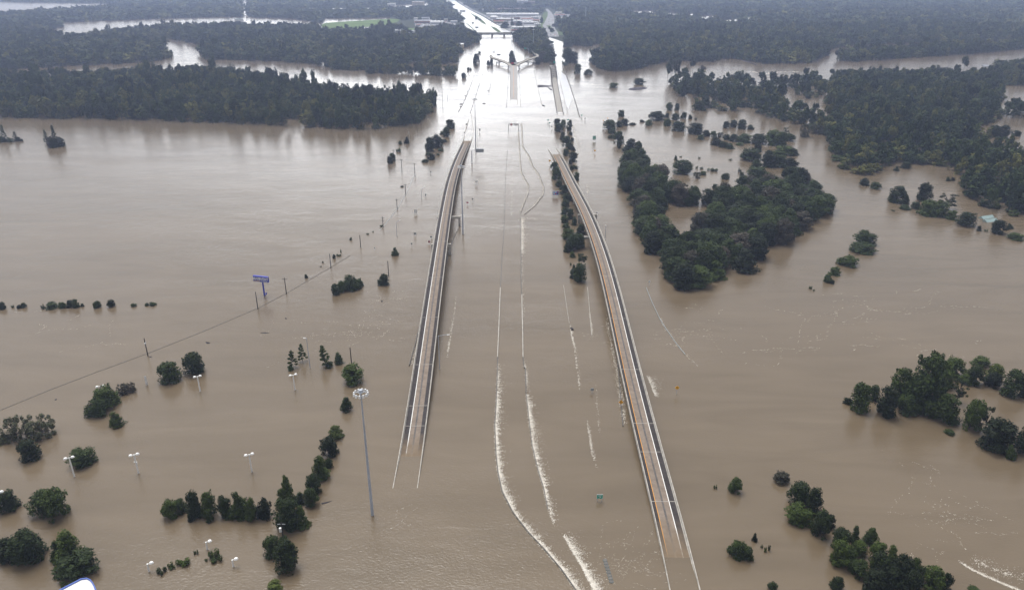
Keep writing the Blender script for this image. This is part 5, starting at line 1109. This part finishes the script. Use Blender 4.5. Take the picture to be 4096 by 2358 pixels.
sheet('lawn', pxs([(1620, 114), (1760, 110), (1765, 116), (1620, 122)], .5), .5, MT['grass'], 'green strip in front of the far left shops', 'lawn')
sheet('lawn', pxs([(1990, 106), (2030, 112), (2070, 118), (2050, 122), (2010, 120)], .6), .6, MT['verge'], 'green bank beside the far slip road', 'lawn')
sheet('lawn', pxs([(2175, 50), (2196, 46), (2190, 78), (2172, 100), (2185, 130), (2160, 128), (2150, 106), (2165, 76)], .6), .6, MT['verge'], 'green verge left of the distant busy road', 'lawn')
sheet('lawn', pxs([(2212, 110), (2235, 126), (2255, 130), (2258, 142), (2232, 140), (2226, 124)], .6), .6, MT['verge'], 'green verge right of the distant busy road', 'lawn')
sheet('car_park', pxs([(1655, 76), (1790, 72), (1830, 100), (1830, 112), (1662, 112)], .4), .4, MT['lot'], 'grey car park by the far left shops', 'car park')
sheet('car_park', pxs([(1960, 66), (2165, 62), (2160, 110), (2060, 122), (1985, 96)], .4), .4, MT['lot'], 'wide car park around the far right shops', 'car park')
sheet('car_park', pxs([(2218, 54), (2275, 54), (2300, 78), (2240, 92), (2220, 82)], .4), .4, MT['lot'], 'small car park right of the busy road', 'car park')
rl = [(2183, 147), (2184, 134), (2178, 116), (2170, 102), (2180, 86), (2190, 66), (2192, 50), (2180, 36)]; rr_ = [(2236, 147), (2231, 130), (2220, 114), (2216, 100), (2218, 80), (2214, 62), (2204, 48), (2190, 36)]
sheet('busy_road', pxs(rl + rr_[::-1], .8), .8, MT['lot'], 'distant road full of waiting cars, ending in the flood', 'road')
sheet('verge', pxs([(2184, 102), (2200, 102), (2216, 122), (2212, 132), (2203, 130), (2196, 114)], 1.0), 1.0, MT['verge'], 'grassy island in the distant busy road', 'grass')
p0 = at(1878, 137, 6); p1 = at(2046, 131, 6)
r_ = thing('far_bridge', 'pale low concrete bridge over the glaring water', 'bridge', ((p0[0] + p1[0]) / 2, (p0[1] + p1[1]) / 2, 0)); Lb = p1[0] - p0[0]
MB().box((0, 0, 6.0), (Lb, 14, 1.8)).build('deck', MT['pale_concrete'], r_)
for sg in (-1, 1): MB().box((0, sg * 6.7, 7.4), (Lb, .4, 1.0)).build('parapet', MT['pale_concrete'], r_)
for xp in (1924, 1969, 2017):
    q = at(xp, 143, 0); MB().box((q[0] - (p0[0] + p1[0]) / 2, 0, 2.0), (5.0, 8, 6.1)).build('pier', MT['concrete'], r_)
def building(x, y, wpx, dpt, h, kind, label, roofm='roof_white', wallm='wall_white', win=True, gable=False):
    X, Y, _ = at(x, y, .5); wd = wpx * mpp(Y); r_ = thing(kind, label, 'building', (X, Y + dpt / 2, .5))
    MB().box((0, 0, h / 2), (wd, dpt, h)).build('wall', MT[wallm], r_)
    if gable: MB().add([(-wd * .53, -dpt * .55, h), (wd * .53, -dpt * .55, h), (wd * .53, dpt * .55, h), (-wd * .53, dpt * .55, h), (-wd * .3, 0, h + 3.5), (wd * .3, 0, h + 3.5)], [(0, 1, 5, 4), (2, 3, 4, 5), (0, 4, 3), (1, 2, 5)]).build('roof', MT[roofm], r_)
    else:
        MB().box((0, 0, h + .25), (wd + .8, dpt + .8, .5)).build('roof', MT[roofm], r_)
        for q in range(3 if wd > 14 else 1): MB().box((wd * (-.3 + .3 * q), dpt * .1, h + 1.1), (min(3, wd * .2), 3, 1.3)).build('roof_unit', MT['roof_grey'], r_)
    if win:
        for fl in range(max(1, int(h // 4.2))):
            MB().box((0, -dpt / 2 - .05, 2.0 + fl * 4), (wd * .86, .14, 1.5)).build('window_band', MT['window_glass'], r_)
    return r_
BL_ = [(1690, 94, 62, 40, 7, 'shop', 'grey-roofed far shop with red trim, left car park', 'roof_grey', 'wall_brick'), (1745, 98, 50, 45, 7, 'warehouse', 'wide pale far warehouse, left car park', 'roof_white', 'wall_white'), (1800, 118, 62, 30, 6, 'restaurant', 'brown-roofed tan far restaurant by the highway', 'roof_brown', 'wall_cream'),
       (1725, 126, 55, 22, 5, 'shop', 'long white-roofed far shop behind trees', 'roof_white', 'wall_white'), (1590, 130, 22, 18, 5, 'house', 'small far white house at the left of the lots', 'roof_white', 'wall_white'), (1620, 144, 40, 20, 5, 'shop', 'low pale far shop deep in the left trees', 'roof_white', 'wall_cream'), (1652, 136, 20, 16, 5, 'house', 'small grey far house beside the low shop', 'roof_grey', 'wall_white'),
       (1565, 36, 30, 30, 19, 'office_block', 'white hazy office block, leftmost of the distant pair', 'roof_white', 'wall_white'), (1672, 28, 46, 35, 20, 'office_block', 'pinkish hazy office block, rightmost of the distant pair', 'roof_white', 'wall_cream'), (1605, 40, 70, 40, 8, 'warehouse', 'low white hazy sheds between the office blocks', 'roof_white', 'wall_white'),
       (1244, 46, 32, 30, 9, 'warehouse', 'hazy white shed, leftmost in the far woods', 'roof_white', 'wall_white'), (1353, 46, 58, 30, 9, 'warehouse', 'hazy white shed row, middle of the far woods', 'roof_white', 'wall_white'), (1488, 45, 40, 30, 9, 'warehouse', 'hazy white shed nearest the office blocks', 'roof_white', 'wall_white'),
       (1035, 110, 30, 16, 7, 'house', 'pale house roof lost in the left woods', 'roof_white', 'wall_white'), (953, 95, 26, 22, 12, 'water_tank', 'pale rounded far roof in the left woods', 'teal_roof', 'wall_white'), (1820, 193, 66, 26, 7, 'petrol_station', 'flooded cream building with flat white roof beside the glare', 'roof_white', 'wall_cream'),
       (2050, 66, 210, 45, 8, 'shopping_centre', 'very long white-roofed shopping row, far right lots', 'roof_white', 'wall_white'), (2035, 72, 60, 20, 9, 'shop', 'grey gabled shopfront in the long row', 'roof_grey', 'wall_white'), (2020, 84, 70, 35, 6, 'shop', 'pale flat shop in the middle of the right lots', 'roof_white', 'wall_cream'),
       (1995, 94, 38, 25, 6, 'shop', 'small red-roofed shop beside the slip road', 'roof_red', 'wall_cream'), (2110, 84, 46, 25, 6, 'shop', 'red-trimmed shop right of the two big trees', 'roof_red', 'wall_white'), (2090, 92, 80, 25, 6, 'shop', 'white shop row with dark doors', 'roof_white', 'wall_white'), (2120, 98, 60, 22, 6, 'shop', 'white shop row nearest the busy road', 'roof_white', 'wall_white'),
       (2095, 118, 92, 22, 6, 'shop', 'long white shed at the edge of the wooded wedge', 'roof_white', 'wall_white'), (2085, 125, 80, 10, 3, 'shop', 'low red and tan stalls before the long white shed', 'roof_red', 'wall_brick'),
       (2090, 21, 44, 30, 17, 'office_block', 'white office block with dark window bands', 'roof_white', 'wall_white'), (2125, 21, 30, 30, 15, 'office_block', 'brick office block beside the white one', 'roof_grey', 'wall_brick'), (1950, 45, 45, 22, 7, 'shop', 'hazy white low shop behind the highway trees', 'roof_white', 'wall_white'), (2012, 48, 56, 26, 9, 'apartment_block', 'hazy pink brick apartments, left half', 'roof_brown', 'wall_brick'), (2080, 48, 46, 26, 9, 'apartment_block', 'hazy pink brick apartments, right half', 'roof_brown', 'wall_brick'),
       (1985, 13, 100, 30, 8, 'apartment_block', 'red-roofed hazy apartments near the horizon', 'roof_red', 'wall_brick'), (1893, 4, 44, 20, 12, 'office_block', 'faint white building right of the highway horizon', 'roof_white', 'wall_white'),
       (2240, 68, 40, 25, 6, 'shop', 'white and red shop right of the busy road', 'roof_red', 'wall_white'), (2262, 78, 46, 25, 6, 'warehouse', 'pale warehouse at the right wood edge', 'roof_white', 'wall_white'), (2285, 80, 30, 20, 6, 'warehouse', 'small pale shed at the right wood edge', 'roof_white', 'wall_white'), (2245, 86, 34, 16, 6, 'shop', 'low white shop below the pale warehouse', 'roof_white', 'wall_white'), (2235, 58, 24, 20, 7, 'shop', 'tan shop by the upper busy road', 'roof_white', 'wall_cream')]
BL_ += [(1668, 80, 26, 18, 5, 'shop', 'small white far shop at the back of the left car park', 'roof_white', 'wall_white'), (1700, 78, 34, 20, 5, 'shop', 'grey far shop at the back of the left car park', 'roof_grey', 'wall_white'), (1775, 84, 30, 20, 5, 'shop', 'white far shop near the tall trees of the left car park', 'roof_white', 'wall_cream'),
        (1815, 92, 26, 18, 5, 'shop', 'small pale far shop beside the left frontage road', 'roof_white', 'wall_white'), (1672, 106, 18, 14, 4, 'kiosk', 'tiny red-roofed kiosk on the left car park', 'roof_red', 'wall_white'), (1706, 108, 24, 14, 4, 'kiosk', 'tiny pale kiosk on the left car park', 'roof_white', 'wall_white'),
        (1975, 76, 30, 20, 6, 'shop', 'pale gabled shop at the left end of the long row', 'roof_white', 'wall_white'), (1985, 84, 26, 18, 5, 'shop', 'tan shop below the left end of the long row', 'roof_brown', 'wall_cream'), (2060, 78, 40, 18, 6, 'shop', 'dark-roofed shop below the long row', 'roof_grey', 'wall_brick'),
        (2140, 76, 30, 18, 6, 'shop', 'white shop at the right end of the long row', 'roof_white', 'wall_white'), (2145, 88, 24, 18, 5, 'shop', 'small red-roofed shop by the green verge', 'roof_red', 'wall_cream'), (2150, 104, 26, 14, 5, 'shop', 'small white shop above the long white shed', 'roof_white', 'wall_white'), (2060, 100, 22, 14, 5, 'shop', 'brick kiosk between the two big trees', 'roof_brown', 'wall_brick'),
        (2228, 64, 24, 14, 5, 'shop', 'pale shop at the top of the small right car park', 'roof_white', 'wall_white'), (2272, 70, 24, 16, 5, 'shop', 'grey shed in the small right car park', 'roof_grey', 'wall_white'), (1850, 48, 22, 16, 6, 'house', 'hazy pale house left of the far highway', 'roof_white', 'wall_white'), (1742, 52, 26, 18, 6, 'house', 'hazy pale house group in the far left trees', 'roof_white', 'wall_cream')]
for a in BL_: building(*a, gable='gabled' in a[6] or a[5] in ('house', 'restaurant', 'apartment_block'))
hs_ = [(2540, 54), (2562, 53), (2600, 52), (2618, 54), (2640, 55), (2665, 58), (2680, 60), (2688, 65), (2708, 62), (2750, 64), (2772, 63), (2805, 74), (2822, 78), (2832, 73), (2858, 72), (2886, 94), (2905, 92), (2918, 88), (2925, 94), (2944, 87), (2996, 79), (4075, 92), (3930, 105), (3945, 108), (4085, 96)]
for i, (x, y) in enumerate(hs_):
    building(x, y + 5, 15 * random.uniform(.55, 1.2), 14, 5, 'house', f'pale roofed suburban house, {ordinal(i)} from the left, in the hazy right woods', 'roof_white', 'wall_white', True, True)['group'] = 'suburban houses in the right woods'
# billboards by the far highway
for x, y0, y1, wp, lb in ((1907, 122, 110, 12, 'grey overhead board above the far highway, lower'), (1891, 100, 92, 9, 'grey overhead board above the far highway, upper')):
    X, Y, h = pole_geom((x, y0), (x, y1)); k = mpp(Y); r_ = thing('billboard', lb, 'billboard', (X, Y, 0)); MB().tube([(0, 0, 0), (0, 0, h)], .6, 6).build('post', MT['steel'], r_); MB().box((0, -.5, h), (wp * k, .6, 4)).build('panel', MT['sign_grey'], r_)
panel_sign('billboard', 'small white sign board in front of two big trees by the lots', (2023, 112), (2023, 108), 10, 6, 'sign_white', 2)
# cars: too small in the picture to show parts
def car_mesh(m):
    b = MB(); b.box((0, 0, .62), (1.85, 4.5, .65)); b.add([(-.85, -1.5, .95), (.85, -1.5, .95), (.85, 1.7, .95), (-.85, 1.7, .95), (-.68, -.8, 1.5), (.68, -.8, 1.5), (.68, 1.1, 1.5), (-.68, 1.1, 1.5)], [(0, 1, 5, 4), (1, 2, 6, 5), (2, 3, 7, 6), (3, 0, 4, 7), (4, 5, 6, 7)])
    for u in (-.85, .85):
        for v in (-1.4, 1.4): b.box((u, v, .32), (.22, .64, .64))
    o = b.build('car', MT[m]); me = o.data; bpy.data.objects.remove(o); return me
CM = {k: car_mesh(k) for k in ('car_white', 'car_dark', 'car_red')}
def cars(pts, label, group, rz=0.0, z=.9):
    for i, (x, y) in enumerate(pts):
        kk = ['car_white', 'car_dark', 'car_white', 'car_red', 'car_dark'][i % 5]
        o = bpy.data.objects.new('car', CM[kk]); COL.objects.link(o); X, Y, _ = at(x, y, z); o.location = (X, Y, z); o.rotation_euler = (0, 0, rz + random.uniform(-.1, .1))
        tag(o, f"{dict(car_white='white', car_dark='dark', car_red='red')[kk]} car {label}", 'car', group)
cars([(2188, 72), (2196, 78), (2204, 78), (2210, 83), (2195, 88), (2203, 92), (2197, 98), (2183, 90), (2205, 70), (2190, 140), (2196, 141), (2202, 139), (2212, 140), (2220, 141), (2228, 143), (2230, 134), (2187, 136), (2222, 146), (2200, 66), (2212, 96)], 'queued on the distant busy road', 'cars on the distant busy road')
cars([(1664 + 11 * i + random.uniform(-3, 3), 104 + (i % 3) * 3.2) for i in range(14)] + [(1765 + 9 * (i % 6), 78 + 5 * (i // 6)) for i in range(18)] + [(1660 + 9 * (i % 5), 80 + 4 * (i // 5)) for i in range(10)], 'in the far left car park', 'cars in the far left car park', R(90), .5)
cars([(1975 + 12 * i + random.uniform(-3, 3), 76 + (i % 4) * 3) for i in range(14)] + [(2050 + 9 * (i % 7), 108 + 3 * (i // 7)) for i in range(12)], 'in the far right car park', 'cars in the far right car park', R(90), .5)
cars([(1968 + 13 * (i % 14) + random.uniform(-4, 4), 80 + 5.5 * (i // 14) + random.uniform(-1, 1)) for i in range(56)], 'between the far right shops', 'cars in the far right car park', R(90), .5)
cars([(1660 + 12 * (i % 13) + random.uniform(-4, 4), 84 + 6 * (i // 13) + random.uniform(-1.5, 1.5)) for i in range(52)], 'between the far left shops', 'cars in the far left car park', R(90), .5)
cars([(1862, 70), (1850, 62), (1842, 66), (1900, 86), (1915, 110), (1880, 82)], 'on the bright far highway', 'cars on the far highway', R(25), 1.0)
# trees inside the town, each its own thing
cluster((1900, 0, 5.06), 'trees among the far shops', 'among the far shops', 'lr', 'o 620 440 580 170;c 750 370 520 80;c 885 430 540 180;o 560 490 580 100;o 1345 350 470 70;o 1505 535 600 50;o 1560 570 660 100;o 1600 480 550 90;c 1235 600 640 90;o 30 330 400 60;o 100 380 420 60')
cluster((1600, 0, 5.06), 'trees among the far left shops', 'among the far left shops', 'lr', 'o 400 350 450 100;o 530 400 450 100;o 660 380 450 120;o 780 370 450 100;o 1080 300 450 200;o 860 330 440 60;o 1250 520 600 120;c 960 580 680 70;c 1110 560 660 70;c 830 540 640 90;o 620 650 720 160;o 390 620 720 150;o 200 600 700 140;o 1240 460 510 50;o 1400 590 680 160;o 920 60 130 90;o 960 100 160 80')
